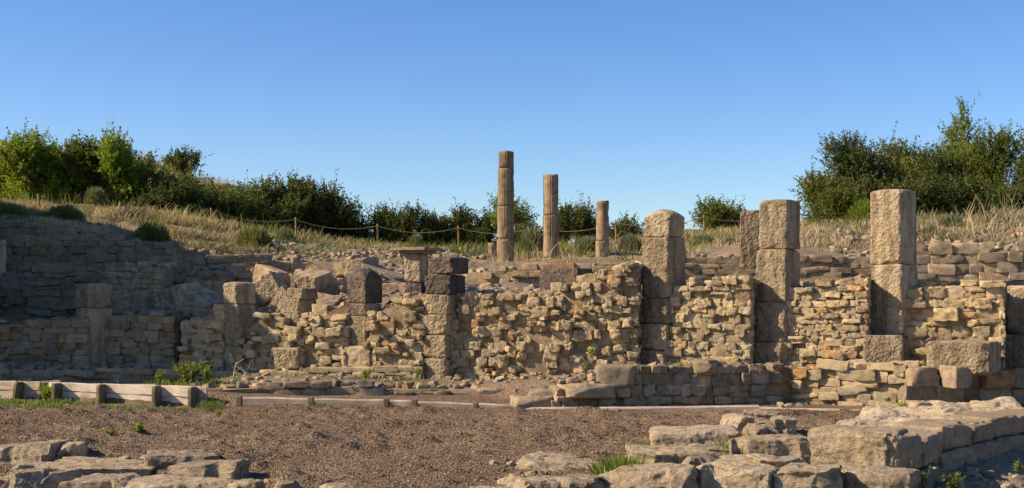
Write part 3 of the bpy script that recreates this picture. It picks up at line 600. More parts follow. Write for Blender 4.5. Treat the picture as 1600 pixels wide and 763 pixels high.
# ------------------------------------------------------------------ columns
def column(label, u, wpx, Y, drums, seed, group='standing columns', lean=0):
    r0 = wpx / F * Y / 2; vb = drums[-1][1]
    e = empty('column', (xu(u, Y), Y, zv(vb, Y))); tag(e, label, 'column', group)
    rs = np.random.RandomState(seed)
    for i, (v0, v1, kind, sc, du) in enumerate(drums):
        z0 = zv(v1, Y) - e.location.z; h = (v1 - v0) / F * Y - .004
        nt_, nz = 120, max(8, int(h / .05)); th = np.linspace(0, 2 * np.pi, nt_, endpoint=False); zz = np.linspace(0, h, nz)
        TH, Z2 = np.meshgrid(th, zz); r = np.full(TH.shape, r0 * sc)
        if kind == 'flute': r = r * (1 - .05 * np.abs(np.cos(TH * 10 + .4)) ** .6 + .02)
        elif kind == 'half':
            f = np.clip((Z2 - h * .35) / .02, 0, 1); r = r * (1 - f * .05 * np.abs(np.cos(TH * 10 + .4)) ** .6 + .02 * f)
        P = np.stack([r * np.cos(TH), r * np.sin(TH), Z2], -1)
        ch = np.clip(fbm(P * np.array([3, 3, 4.5]) + seed + i * 5, 3, 3) - .24, 0, .7)
        P[..., :2] *= (1 - .28 * ch)[..., None]
        ee = np.minimum(Z2, h - Z2); P[..., :2] *= (1 - .010 * np.clip(1 - ee / .02, 0, 1))[..., None]
        P[..., :2] *= (1 + .008 * fbm(P * 9, 2, 12))[..., None]
        if i == 0: P[-1, :, 2] += .025 * vnoise(P[-1] * 5 + seed, 3)
        idx = np.arange(nz * nt_).reshape(nz, nt_); nx = np.roll(idx, -1, 1)
        Q = np.stack([idx[:-1], nx[:-1], nx[1:], idx[1:]], -1).reshape(-1, 4)
        V = P.reshape(-1, 3); cV = np.array([[0, 0, h + (.01 if i == 0 else 0)], [0, 0, 0]]); nv = len(V)
        T = [[idx[-1, j], nx[-1, j], nv] for j in range(nt_)] + [[nx[0, j], idx[0, j], nv + 1] for j in range(nt_)]
        V = np.concatenate([V, cV]); tb = rs.uniform(1.0, 1.02) * (.86 if seed == 3 else 1) * (.8 if (i == 0 and kind == 'flute' and len(drums) > 3) else 1)
        mesh_obj('drum', V, Q, M['column'], e, tint=np.full((len(V), 3), tb), loc=(du * .45 / F * Y, 0, z0), tris=T)
    e.rotation_euler = (0, R(lean), 0)
    return e
column('tallest of the three columns, fluted above a plain lower shaft', 790.5, 25, 30, [(237, 264, 'flute', .95, 1), (264, 323, 'flute', 1.0, 0), (323, 374, 'half', 1.04, -1), (374, 424, 'plain', 1.08, -1)], 3)
column('middle column, fluted above, with a broken top corner', 861, 24, 30, [(273, 337, 'flute', .98, -.5), (337, 403, 'half', 1.06, 0), (403, 424, 'plain', 1.1, 0)], 4)
column('shortest column, smooth and unfluted with a crooked lower drum', 941.5, 20, 30, [(314, 377, 'plain', 1.0, 0), (377, 424, 'plain', 1.05, -1)], 5)
column('low grey column stump just left of the tallest column', 769, 14, 31, [(380, 424, 'plain', 1.0, 0)], 6)

# ------------------------------------------------------------------ fallen blocks in the middle left
FALL = [ # u0,u1,v0,v1,Y,(rx,ry,rz),ratio,label
 (176, 246, 458, 490, 24.0, (0, -6, 20), .7, 'flat tilted slab lying behind the shaded left wall'),
 (240, 318, 448, 487, 23.8, (4, -16, 24), .7, 'tilted block with a rough pale end, leaning right behind the shaded wall'),
 (250, 330, 478, 500, 23.3, (0, 6, 30), .6, 'low block at the corner of the shaded wall'),
 (292, 340, 456, 495, 23.6, (10, 28, 35), .9, 'pointed block tipped on its corner left of the second tall pillar'),
 (306, 350, 438, 462, 24.6, (0, 0, 38), .9, 'upright cubic block behind the second tall pillar'),
 (318, 362, 458, 478, 24.2, (0, 0, 15), .8, 'plain block beneath the upright cubic block'),
 (391, 450, 417, 452, 24.8, (-6, 14, 40), .5, 'upright slab with a sunlit yellow edge at the top of the fallen heap'),
 (398, 455, 430, 472, 24.2, (0, -32, 18), .6, 'long slab sliding down to the left right of the second tall pillar'),
 (468, 514, 423, 456, 24.6, (14, 10, 35), .9, 'big block with a pale tilted top in the fallen heap'),
 (448, 486, 432, 452, 25.4, (0, 26, 20), .5, 'dark slab leaning in the middle of the fallen heap'),
 (428, 470, 452, 480, 23.8, (0, -48, 30), .35, 'thin slab on edge leaning against the stubby pillar'),
 (500, 535, 462, 484, 23.2, (0, 12, 40), .8, 'small round shouldered block right of the stubby pillar'),
 (530, 588, 405, 428, 26.2, (4, -8, 30), .8, 'pale flat block at the top of the heap behind the dark round pillar'),
 (540, 632, 416, 450, 26.0, (0, 20, 20), .7, 'large smooth slab sloping down to the right behind the dark round pillar'),
 (478, 540, 412, 440, 26.6, (6, 18, 10), .7, 'wide dark slab at the back of the fallen heap'),
 (514, 540, 434, 450, 24.6, (0, 0, 10), .8, 'small rounded block left of the dark round pillar, upper one'),
 (512, 542, 446, 464, 24.5, (0, 0, 20), .8, 'small rounded block left of the dark round pillar, lower one'),
 (470, 530, 462, 500, 23.0, (20, 6, 10), .8, 'half buried slab sloping behind the stubby pillar'),
]
for i, (u0, u1, v0, v1, Y, rt, ra, lb) in enumerate(FALL):
    a = (u1 - u0) / F * Y * 1.0; h = max(.14, (v1 - v0) / F * Y * .95)
    mm = [M['peck'], M['pillar']] if i % 3 else [M['pillar'], M['pillar']]
    if i in (9, 14): mm = [M['wallgrey'], M['wallgrey']]
    o = block('fallen_block', a, a * ra, h, mm, None, pt((u0 + u1) / 2, v1, Y), 0, 100 + i, n=20, k=40, cuts=5, cutd=(.45, .95), rough=.012)
    o.rotation_euler = (R(rt[0]), R(rt[1]), -R(rt[2])); tag(o, lb, 'block', 'fallen blocks in the heap')

# rubble fields (uncountable)
def scatter(name, n, regions, sz, mat, label, seed, flat=.65, sub=4, lo=.7, hi=1.25, sink=.42):
    rs = np.random.RandomState(seed); C = []; Z = []
    for (u0, u1, y0, y1, cnt) in regions:
        Y = rs.uniform(y0, y1, cnt); u = rs.uniform(u0, u1, cnt); x = (u - U0) / F * Y
        s = sz[0] + (sz[1] - sz[0]) * rs.random(cnt) ** 2.2
        z = height(x, Y) + relief(x, Y) + s * flat * (.5 - sink)
        C.append(np.stack([x, Y, z], 1)); Z.append(np.stack([s * rs.uniform(.8, 1.5, cnt), s * rs.uniform(.8, 1.3, cnt), s * flat * rs.uniform(.7, 1.3, cnt)], 1))
    C = np.concatenate(C); Z = np.concatenate(Z)
    V, Q, si = stones(rs, C, Z, sub, 12, 7, (.05, .5), .12, rot=rs.uniform(-.35, .35, (len(C), 3)) * [1, 1, 9])
    o = mesh_obj(name, V, Q, mat, tint=tints(rs, len(C), lo, hi)[si], sharp=35); o['kind'] = 'stuff'
    if label: o['label'] = label
    o['category'] = 'stones'
    return o
scatter('rubble', 0, [(380, 760, 29.8, 35, 1900), (300, 560, 26, 29, 350), (180, 540, 23.2, 26, 350), (560, 740, 22, 29, 350), (740, 1000, 22, 25.5, 150), (1080, 1360, 21, 24, 120), (1300, 1700, 24.5, 30, 500), (0, 250, 26.5, 28, 120)], (.04, .19), M['wallgrey'], 'loose grey rubble strewn over the slopes behind the walls', 61, hi=1.4)
scatter('small_stones', 0, [(1440, 1640, 11.4, 13.6, 160), (300, 830, 19.6, 21.5, 120), (830, 1560, 19.0, 19.8, 160), (830, 1250, 18.5, 18.9, 60), (1380, 1560, 17.5, 18.3, 80), (0, 420, 12, 13.4, 25), (760, 1400, 11, 13.6, 110), (700, 1000, 20, 20.6, 60)], (.03, .13), M['rock'], 'small loose stones lying along the feet of the walls', 62)

# gravel pebbles over the gravel sheet
def gravel():
    rs = np.random.RandomState(77); n = 130000
    Y = 10.2 + 8.2 * rs.random(n) ** 1.15; u = rs.uniform(-40, 1640, n); x = (u - U0) / F * Y
    k = ~((u > 1430) & (Y < 16)); x, Y = x[k], Y[k]; n = len(x)
    z = height(x, Y) + relief(x, Y) + .002
    s = rs.uniform(.005, .015, n)
    base = np.array([[1,0,0],[-1,0,0],[0,1,0],[0,-1,0],[0,0,.7],[0,0,-.7]], float)
    P = base[None] * s[:, None, None] * rs.uniform(.6, 1.3, (n, 6, 1))
    a = rs.uniform(0, 6.28, n); ca, sa = np.cos(a)[:, None], np.sin(a)[:, None]
    P = np.stack([P[..., 0] * ca - P[..., 1] * sa, P[..., 0] * sa + P[..., 1] * ca, P[..., 2]], -1)
    P += np.stack([x, Y, z], 1)[:, None]
    f = np.array([[0,2,4],[2,1,4],[1,3,4],[3,0,4],[2,0,5],[1,2,5],[3,1,5],[0,3,5]])
    T = (f[None] + (np.arange(n) * 6)[:, None, None]).reshape(-1, 3)
    b = rs.uniform(.4, 1.35, n) ; w_ = rs.random(n) < .06; b[w_] *= 1.9
    t = np.stack([b, b * rs.uniform(.9, 1.05, n), b * rs.uniform(.8, 1.1, n)], 1)
    m, tr, bs = nodes('gravel'); c_ = mix(tr, (.215, .157, .097), attr(tr), 1, 'MULTIPLY'); tr.links.new(c_, bs.inputs['Base Color']); bs.inputs['Roughness'].default_value = .9; bs.inputs['Specular IOR Level'].default_value = .15
    o = mesh_obj('gravel', P.reshape(-1, 3), None, m, tint=np.repeat(t, 6, 0), tris=T, smooth=False)
    tag(o, 'brown pebble gravel covering the sloping ground in front', 'gravel', kind='stuff')
gravel()

# ------------------------------------------------------------------ foreground rocks
ROCKS = [ # u0,u1,v0,v1,Y,depth,yaw,tilt,k,label
 (-30, 92, 690, 745, 13.2, .6, -10, -6, 5, 'long brown rock with a ridged top at the left edge of the gravel'),
 (80, 137, 688, 738, 13.3, .45, 12, -8, 6, 'wedge shaped brown rock casting a dark shadow on the gravel, left foreground'),
 (52, 92, 704, 740, 13.1, .4, -20, 0, 5, 'low grey rock wedged between the long ridged rock and the wedge shaped rock'),
 (22, 78, 722, 742, 12.5, .4, 4, 2, 9, 'thin flat reddish stone on edge in the left foreground'),
 (14, 62, 731, 790, 11.8, .5, 6, 0, 6, 'tall brown block at the bottom left with a dark face'),
 (54, 112, 732, 790, 11.9, .55, -8, 0, 5, 'lumpy brown block beside the tall brown block at the bottom left'),
 (100, 214, 740, 792, 11.7, .6, -6, -3, 4, 'long rounded boulder with wrinkled face at the bottom left'),
 (70, 232, 717, 752, 12.6, .8, 3, 2, 7, 'broad pale slab behind the wrinkled boulder'),
 (224, 332, 701, 740, 12.9, .7, 10, 3, 5, 'sunlit jagged rock with a grey top, left foreground'),
 (262, 377, 719, 757, 12.2, .45, -10, -5, 10, 'brick shaped brown block lying on the gravel, left foreground'),
 (170, 372, 743, 775, 11.6, .8, 2, 1, 6, 'flat pale bedrock slab under the brick shaped block'),
 (355, 408, 748, 785, 11.4, .35, 20, 0, 4, 'small grey rock right of the brick shaped block'),
 (424, 464, 750, 785, 11.3, .3, -15, 0, 4, 'small pale stone at the bottom edge, first right of the small grey rock'),
 (498, 550, 753, 785, 11.3, .35, 10, 0, 4, 'rounded grey stone at the bottom edge, alone on the gravel'),
 (-30, 20, 744, 790, 11.9, .4, 0, 0, 5, 'small grey rock in the bottom left corner'),
 (785, 815, 741, 775, 11.7, .3, 15, 10, 5, 'small pale upright stone at the left end of the right foreground rocks'),
 (735, 802, 758, 785, 11.3, .4, 0, 0, 8, 'thin flat stone at the bottom edge, left end of the right foreground rocks'),
 (800, 842, 745, 785, 11.5, .4, 5, 0, 4, 'rounded rock with a hollow beside the thin flat stone'),
 (826, 884, 742, 785, 11.5, .45, -10, 0, 3.5, 'pale bulging boulder at the bottom edge'),
 (812, 950, 712, 752, 13.0, .9, -18, 6, 4, 'flat greenish grey rock half buried in the gravel'),
 (874, 955, 741, 790, 11.4, .5, 8, 0, 5, 'rock with dark vertical clefts at the bottom edge'),
 (944, 1096, 725, 790, 11.6, .7, -5, -5, 6, 'layered rock with dark bedding lines, right foreground'),
 (984, 1110, 695, 742, 12.5, .6, 6, 3, 5, 'long eroded rock with hollowed edge behind the grass tuft'),
 (1024, 1155, 664, 702, 13.6, .95, -6, -4, 9, 'large flat slab resting at the edge of the gravel'),
 (1064, 1130, 708, 745, 12.3, .5, 10, 0, 4, 'pale boulder with lichen below the long eroded rock'),
 (1094, 1122, 724, 785, 11.7, .3, 10, -6, 6, 'narrow pale upright rock at the bottom edge'),
 (1112, 1215, 720, 790, 11.7, .6, -24, 4, 5, 'large boulder with a dark smooth front face, right foreground'),
 (1148, 1268, 680, 722, 12.8, .5, -4, -2, 9, 'long yellowish block lying left of the big corner block'),
 (1086, 1165, 695, 722, 12.9, .6, 8, 2, 6, 'low step shaped rock left of the long yellowish block'),
 (1134, 1176, 646, 674, 14.6, .5, 12, 4, 5, 'pale rock at the back of the right foreground rocks, leftmost of four'),
 (1164, 1214, 640, 668, 14.9, .5, -14, 6, 6, 'pale sharp edged rock standing behind the others by the thin board'),
 (1168, 1218, 660, 686, 14.2, .45, 20, -4, 4, 'low round rock behind the long yellowish block'),
 (1202, 1244, 650, 682, 14.4, .45, -10, 4, 4, 'grey domed rock left of the broad pale paving'),
 (1136, 1264, 711, 735, 12.3, .7, 0, 2, 7, 'flat tan shelf of rock below the long yellowish block'),
 (1178, 1252, 710, 745, 12.1, .5, 10, 3, 4, 'tan hump of rock on the flat tan shelf'),
 (1210, 1326, 724, 800, 11.6, .6, 8, -3, 6, 'rough pitted block below the big corner block'),
 (1318, 1434, 728, 800, 11.8, .5, -30, 0, 14, 'smooth squared block at the foot of the corner, bottom edge'),
]
RG = 'rocks in the foreground'
for i, (u0, u1, v0, v1, Y, d, yaw, tilt, k, lb) in enumerate(ROCKS):
    rs = np.random.RandomState(900 + i); wd = (u1 - u0) / F * Y * 1.04; top = zv(v0, Y + d * .5); bot = zv(v1, Y) - .12
    if k < 8: bot -= .05
    h = top - bot
    V, Q, _ = stones(rs, np.zeros((1, 3)), np.array([[wd, d, h]]), 54, 22, 10 if k < 8 else 7, (.0, .5) if k < 7 else (.25, .75), .022, 1.9)
    sc = np.array([wd, d, h])
    V += (.018 * np.abs(fbm(V * 5.3, 4, 30 + i)) - .008 + .010 * fbm(V * 16, 3, 31 + i)) [:, None] * V / (np.linalg.norm(V, axis=1, keepdims=True) + .05)
    V += (.010 * fbm(V * 6, 4, 60 + i) * np.array([.6, .6, .8])[:, None]).T
    st = vnoise(V * np.array([1.2, 1.2, 17]) + i, 40); V[:, :2] *= (1 + .05 * np.sign(st) * np.abs(st) ** .5)[:, None]          # bedding
    cl = np.clip(vnoise(V * np.array([6, 1, 1.2]) + i * 3, 50) - .35, 0, 1); V[:, 1] += .18 * cl * (V[:, 1] < 0) # clefts
    V[:, 2] -= V[:, 2].max(); V[:, 2] += h / 2; V[:, 2] += h / 2
    o = mesh_obj('rock', V, Q, M['rock'], tint=np.full((len(V), 3), rs.uniform(.82, 1.12)) * (np.array([.85, .85, .88]) if i % 4 == 0 else np.array([1, 1, 1])), loc=(xu((u0 + u1) / 2, Y), Y + d * .3, bot), sharp=32)
    o.rotation_euler = (0, R(tilt), R(yaw)); tag(o, lb, 'rock', RG)

# corner of the right foreground: big blocks and the wall that runs back from them
def cblock(label, a, b, z0, z1, d, seed, mats=None, k=16, cuts=6, rough=.025, name='wall_block', n=34, group='blocks of the right foreground wall', cutd=(.35, .85)):
    """block whose visible face runs in plan from a to b, d deep behind it"""
    a = np.array(a); b = np.array(b); rj = np.random.RandomState(seed); a = a + rj.normal(0, .025, 2); b = b + rj.normal(0, .025, 2); L = np.linalg.norm(b - a); ex = (b - a) / L; ey = np.array([-ex[1], ex[0]]); c = (a + b) / 2 + ey * d / 2
    o = block(name, L * .985, d, z1 - z0, mats or ([M['rock'], M['rock']] if seed < 705 else [M['wallgrey'], M['wallgrey']]), None, (c[0], c[1], z0), math.atan2(ex[1], ex[0]), seed, n=n, k=k, cuts=cuts, cutd=cutd, rough=rough, peck=.014)  # right wall blocks get darker stone to deepen their shaded face
    return tag(o, label, 'block', group)
def gp(u, Y): return (xu(u, Y), Y)
cblock('big yellowish corner block with a rough sunlit face', gp(1258, 12.75), gp(1392, 12.3), -.1, .33, .62, 700)
cblock('thin pale ledge stone under the corner block', gp(1312, 12.3), gp(1436, 12.25), -.14, -.04, .5, 701, k=10)
A_ = [gp(1396, 12.3), gp(1440, 12.6), gp(1478, 13.35), gp(1522, 14.1), gp(1560, 14.7), gp(1600, 15.3), gp(1660, 16.2)]
nm = ['smooth shaded block turning the corner of the right wall', 'long brown block in the top course of the right wall, next to the corner', 'tall brown block in the middle of the top course of the right wall', 'notched block in the top course of the right wall', 'dark block at the right edge in the top course', 'block of the top course beyond the right edge']
for i in range(6):
    cblock(nm[i], A_[i], A_[i + 1], (-.05 if i < 2 else 0.02), [.29, .24, .28, .21, .25, .22][i], .6, 710 + i)
nm2 = ['lower block under the smooth corner block', 'cracked lower block of the right wall above the dark ditch', 'broad lower block of the right wall', 'lower block with an upright crack in the right wall', 'lower dark block at the right edge', 'lower block beyond the right edge']
for i in range(6):
    cblock(nm2[i], np.array(A_[i]) + [.03, -.03], np.array(A_[i + 1]) + [.03, -.03], -.65, (-.06 if i < 2 else .01), .5, 730 + i)
# flat paving behind the corner
def paving():
    rs = np.random.RandomState(5)
    Yc = np.arange(12.7, 17.6, .06); P = []
    l0 = np.array([gp(1268, 12.9), gp(1262, 13.6), gp(1300, 14.4), gp(1350, 15.6), gp(1382, 16.6), gp(1400, 17.6)]); r0 = np.array(A_[1:])
    lx = np.interp(Yc, l0[:, 1], l0[:, 0]); rx = np.interp(Yc, r0[:, 1], r0[:, 0] - .12)
    rows_ = []
    for y, a, b in zip(Yc, lx, rx):
        x = np.linspace(a, b, 90); p = np.stack([x, np.full_like(x, y), 0 * x], -1)
        z = .20 + .05 * fbm(p * 1.6, 3, 3) + .02 * fbm(p * 7, 3, 8)
        cell = np.floor(fbm(p * 1.3, 2, 15) * 4) * .025; z = z + cell
        p[:, 2] = z; p[0, 2] = p[-1, 2] = -.1; rows_.append(p)
    A = np.array(rows_); A[0, :, 2] = -.1; A[-1, :, 2] = -.1
    V, Q = grid_sheet(A); c = V.mean(0); c[2] = 0
    o = mesh_obj('paving', V - c, Q, M['rock'], tint=np.full((len(V), 3), 1.3), loc=c)  # pale stone, tint raised further to brighten the sunlit tops
    tag(o, 'pale sunlit slabs of worn paving on top of the right foreground wall', 'paving', kind='structure')
paving()
C2 = [(1420, 1450, 628, 648, 17.2, 'pale loose stone beside the green tuft at the foot of the thin stone wall'), (1442, 1480, 638, 654, 16.4, 'flat loose stone in front of the green tuft'), (1476, 1512, 632, 648, 16.9, 'sunlit loose stone left of the footing'), (1436, 1470, 648, 660, 15.8, 'thin flake of stone on the worn paving'), (1480, 1510, 572, 600, 18.3, 'square pale stone under the corner of the large fallen block'), (880, 960, 600, 618, 18.4, 'flat capstone on the left end of the shaded retaining wall'), (930, 992, 570, 600, 18.6, 'pointed brown stone on the left end of the shaded retaining wall'), (800, 862, 620, 640, 18.45, 'low grey slab at the left foot of the shaded retaining wall'), (830, 905, 608, 630, 18.6, 'stepped stone between the low grey slab and the capstone'), (1086, 1122, 563, 580, 18.95, 'pale rounded stone on top of the shaded retaining wall'), (60, 92, 596, 618, 19.45, 'upright dark stone between the pale boards at the left')]
for i, (u0, u1, v0, v1, Y, lb) in enumerate(C2):
    rs = np.random.RandomState(400 + i); wd = (u1 - u0) / F * Y; h = (v1 - v0) / F * Y + .06
    V, Q, _ = stones(rs, np.array([[0, 0, h / 2]]), np.array([[wd, .45, h]]), 18, 6 if i in (5, 6, 9) else 24, 10 if i in (5, 6, 9) else 7, (.0, .4) if i in (5, 6, 9) else (.1, .6), .06)
    o = mesh_obj('loose_stone', V, Q, M['rock'] if i < 4 else M['wallgrey'], tint=np.full((len(V), 3), rs.uniform(.9, 1.2)), loc=(xu((u0 + u1) / 2, Y), Y + .1, zv(v1, Y) - .06), rotz=rs.uniform(-.3, .3)); tag(o, lb, 'stone')

# ------------------------------------------------------------------ timber edging
def beam(name, p0, p1, th, z0a, z1a, z0b, z1b, mat, parent, seed=0, bev=.006):
    """board standing on edge from plan point p0 to p1, th thick, with its own heights at both ends"""
    p0 = np.array(p0, float); p1 = np.array(p1, float); L = np.linalg.norm(p1 - p0); ex = (p1 - p0) / L; ey = np.array([-ex[1], ex[0]])
    n = 14; V = []; 
    for i in range(n):
        t = i / (n - 1); c = p0 + (p1 - p0) * t; za = z0a + (z0b - z0a) * t; zb = z1a + (z1b - z1a) * t
        wv = .004 * math.sin(t * 9 + seed)
        for (dy, z) in ((0, za), (0, zb - bev), (bev, zb), (th - bev, zb), (th, zb - bev), (th, za)):
            q = c + ey * (dy + wv); V.append([q[0], q[1], z + .004 * math.sin(t * 7 + seed * 2)])
    V = np.array(V); Q = []
    for i in range(n - 1):
        for j in range(6): Q.append([i*6+j, (i+1)*6+j, (i+1)*6+(j+1)%6, i*6+(j+1)%6])
    for e0, fl in ((0, 1), ((n - 1) * 6, 0)):
        for q in ([0,1,4,5], [1,2,3,4]):
            q = [e0 + k for k in q]; Q.append(q if fl else q[::-1])
    org = np.array([p0[0], p0[1], z0a]); ang = math.atan2(ex[1], ex[0]); V = V - org
    ca, sa = math.cos(-ang), math.sin(-ang); V = np.stack([V[:,0]*ca - V[:,1]*sa, V[:,0]*sa + V[:,1]*ca, V[:,2]], 1)
    o = mesh_obj(name, V, Q, mat, parent, tint=np.ones((len(V), 3)), smooth=False, rotz=ang)
    o.location = org - (np.array(parent.location) if parent else 0); return o
def stake(p, w_, d_, z0, z1, parent, ang, lean=0, mat='stake', seed=0):
    o = block('stake', w_, d_, z1 - z0, [M[mat], M[mat]], parent, np.array([p[0], p[1], z0]) - np.array(parent.location), ang, seed, n=8, k=14, cuts=2, peck=.0, rough=.01)
    o.rotation_euler = (0, R(lean), ang); return o
e = empty('timber_edging', (*gp(150, 19.1), .2)); tag(e, 'row of tall pale sunlit boards held by stakes at the left', 'edging')
BU = [(-70, 25, 0), (28, 62, 0), (76, 90, 1), (88, 157, 1), (160, 243, 1), (246, 300, 1), (302, 322, 0)]
yb = lambda u: float(np.interp(u, [-100, 0, 160, 300, 330], [19.9, 19.5, 19.0, 18.55, 18.45]))
tv = lambda u: float(np.interp(u, [-70, 0, 90, 160, 245, 300, 330], [593, 595, 598, 600, 602, 604, 605]))
bv = lambda u: float(np.interp(u, [-70, 0, 90, 160, 245, 300, 330], [616, 618, 619, 622, 628, 632, 634]))
for i, (u0, u1, pale) in enumerate(BU):
    Y0, Y1 = yb(u0), yb(u1); t0, t1 = zv(tv(u0), Y0), zv(tv(u1), Y1); b0, b1 = zv(bv(u0), Y0), zv(bv(u1), Y1); m0 = b0 + (t0 - b0) * .38; m1 = b1 + (t1 - b1) * .36
    mt = M['board'] if pale else M['board_old']
    beam('board', gp(u0, Y0), gp(u1, Y1), .035, m0 + .006, t0, m1 + .006, t1, mt, e, i)
    beam('board', gp(u0, Y0 + .012), gp(u1, Y1 + .012), .035, b0 - .1, m0, b1 - .1, m1, mt, e, i + 20)
for i, (u, lean) in enumerate([(26, 7), (88, 2), (158.5, 0), (244.5, 1), (301, 0), (-40, 0)]):
    Y = yb(u) - .06; stake(gp(u, Y - .05), .06, .2, zv(bv(u), Y) - .15, zv(tv(u) + .5, Y), e, R(-14), lean, 'stake', 60 + i)
e = empty('timber_edging', (*gp(580, 18.4), .1)); tag(e, 'low plank edging with short stakes running across the middle of the gravel', 'edging')
tl = lambda u: float(np.interp(u, [370, 480, 600, 650, 740, 820], [620, 622, 624, 626, 630, 633]))
MU = [370, 483, 603, 646, 742, 812]
for i in range(5):
    u0, u1 = MU[i], MU[i + 1]; Y0, Y1 = 18.45, 18.42; z0, z1 = zv(tl(u0) + i % 2, Y0), zv(tl(u1), Y1)
    beam('board', gp(u0, Y0), gp(u1, Y1), .045, z0 - .2, z0, z1 - .2, z1, M['board_old'], e, i + 40, bev=.022)
for i, u in enumerate([374, 486, 604, 648, 743]):
    Y = 18.36; stake(gp(u, Y), .085, .08, -.05, zv(tl(u) - 1.5, Y), e, R(-3), 0, 'stake', 80 + i)
e = empty('timber_edging', (*gp(1080, 18.3), .0)); tag(e, 'thin long board edge lying nearly flush with the gravel at right', 'edging')
for i, (u0, u1, v0, v1) in enumerate([(800, 1186, 637.5, 633.5), (1186, 1368, 636, 641)]):
    beam('board', gp(u0, 18.3), gp(u1, 18.15), .06, -.15, zv(v0, 18.3), -.15, zv(v1, 18.15), M['board_old'], e, i + 60, bev=.024)

# ------------------------------------------------------------------ rope fence
e = empty('rope_fence', (xu(590, 36), 36, hgt(xu(590, 36), 36))); tag(e, 'rope strung between thin wooden posts along the slope above the ruin', 'fence')
FP = [(60, 33.5, 303), (188, 34.5, 316), (330, 35.5, 325), (462, 36, 340), (590, 36.3, 350), (716, 36.3, 353), (836, 36.0, 353), (962, 35.5, 345), (1100, 35, 336), (1230, 35, 330)]
tops = []
for i, (u, Y, v) in enumerate(FP):
    x = xu(u, Y); z0 = hgt(x, Y) - .15; z1 = zv(v, Y); 
    V, Q = tube(np.array([[0, 0, 0], [.01, 0, (z1 - z0) * .5], [0, 0, z1 - z0 - .01], [0, 0, z1 - z0]]), [.028, .028, .027, .016], 8)
    mesh_obj('post', V, Q, M['post'], e, tint=np.ones((len(V), 3)), loc=np.array([x, Y, z0]) - np.array(e.location)); tops.append(np.array([x, Y - .03, z1 - .06]))
for a, b in zip(tops[:-1], tops[1:]):
    t = np.linspace(0, 1, 18)[:, None]; p = a + (b - a) * t; sag = .07 + .05 * np.linalg.norm(b - a); p[:, 2] -= sag * 4 * (t * (1 - t))[:, 0] * .9
    V, Q = tube(p - a, .0095, 6); mesh_obj('rope', V, Q, M['rope'], e, tint=np.ones((len(V), 3)), loc=a - np.array(e.location))

# ------------------------------------------------------------------ vegetation
def leaves(rs, P, D, size, tint, wid=.45):
    """leaf quads at P pointing along D"""
    n = len(P); D = D / (np.linalg.norm(D, axis=1, keepdims=True) + 1e-9)
    s = np.cross(D, rs.normal(size=(n, 3))); s /= np.linalg.norm(s, axis=1, keepdims=True) + 1e-9
    L = size[:, None]; V = np.stack([P, P + D * L * .5 + s * L * wid * .5, P + D * L, P + D * L * .5 - s * L * wid * .5], 1)
    return V.reshape(-1, 3), np.arange(n * 4).reshape(n, 4), np.repeat(np.stack([tint] * 3, 1), 4, 0)
def crown(rs, rx, ry, h, z0, nsp, nl, ls, up=.6, lobes=9, spl=.45, spread=.35, low=0.0, shape='dome'):
    """sprays of leaves on twigs spread over several lobes"""
    acc = Acc(); tw = Acc()
    th = rs.uniform(0, 2 * np.pi, lobes); rr = np.sqrt(rs.random(lobes)) * .72; lz = rs.uniform(.15, .82, lobes)
    if shape == 'dome': rr = rr * np.sqrt(np.clip(1.05 - lz ** 2, .05, 1))
    elif shape == 'cone': rr = rr * (1.1 - lz)
    LC = np.stack([rr * np.cos(th) * rx, rr * np.sin(th) * ry, z0 + lz * h], 1); LR = rs.uniform(.24, .42, lobes)
    li = rs.randint(0, lobes, nsp); d = rs.normal(size=(nsp, 3)); d /= np.linalg.norm(d, axis=1, keepdims=True)
    r = rs.random(nsp) ** .4
    B = LC[li] + d * r[:, None] * LR[li][:, None] * np.array([rx, ry, h * .62])
    B[:, 2] = np.maximum(B[:, 2], z0 + low)
    dirs = d * (1 - up) + np.array([0, 0, up]) + rs.normal(0, .22, (nsp, 3)); dirs /= np.linalg.norm(dirs, axis=1, keepdims=True)
    sl_ = spl * rs.uniform(.5, 1.4, nsp); tall = rs.random(nsp) < .06; sl_[tall] *= 1.7
    t = np.tile(np.linspace(.0, 1, nl), (nsp, 1)) + rs.uniform(-.06, .06, (nsp, nl))
    P = B[:, None] + dirs[:, None] * (t * sl_[:, None])[..., None] + rs.normal(0, .035, (nsp, nl, 3)) * spl
    LD = dirs[:, None] * .7 + rs.normal(0, .75, (nsp, nl, 3))
    lt = np.clip(rs.normal(.42, .2, (lobes,))[li][:, None] + rs.normal(0, .16, (nsp, nl)) , 0, 1)
    V, Q, T = leaves(rs, P.reshape(-1, 3), LD.reshape(-1, 3), ls * rs.uniform(.6, 1.35, nsp * nl), lt.ravel())
    return V, Q, T, LC, LR
def trunk_mesh(rs, LC, h, r0, z0, rx):
    acc = Acc(); k = max(3, min(6, len(LC)))
    V, Q = tube(np.array([[0, 0, -.3], [rs.normal(0, .04), 0, h * .2], [rs.normal(0, .08), rs.normal(0, .05), h * .45], [0, 0, h * .7]]), [r0 * 1.2, r0, r0 * .7, r0 * .25], 7); acc.add(V, Q)
    for c in LC[:k]:
        a = np.array([0, 0, h * rs.uniform(.08, .3)]); m = (a + c) / 2 + rs.normal(0, .08, 3)
        V, Q = tube(np.array([a, m, c]), [r0 * .55, r0 * .35, r0 * .12], 5); acc.add(V, Q)
    return acc.get()
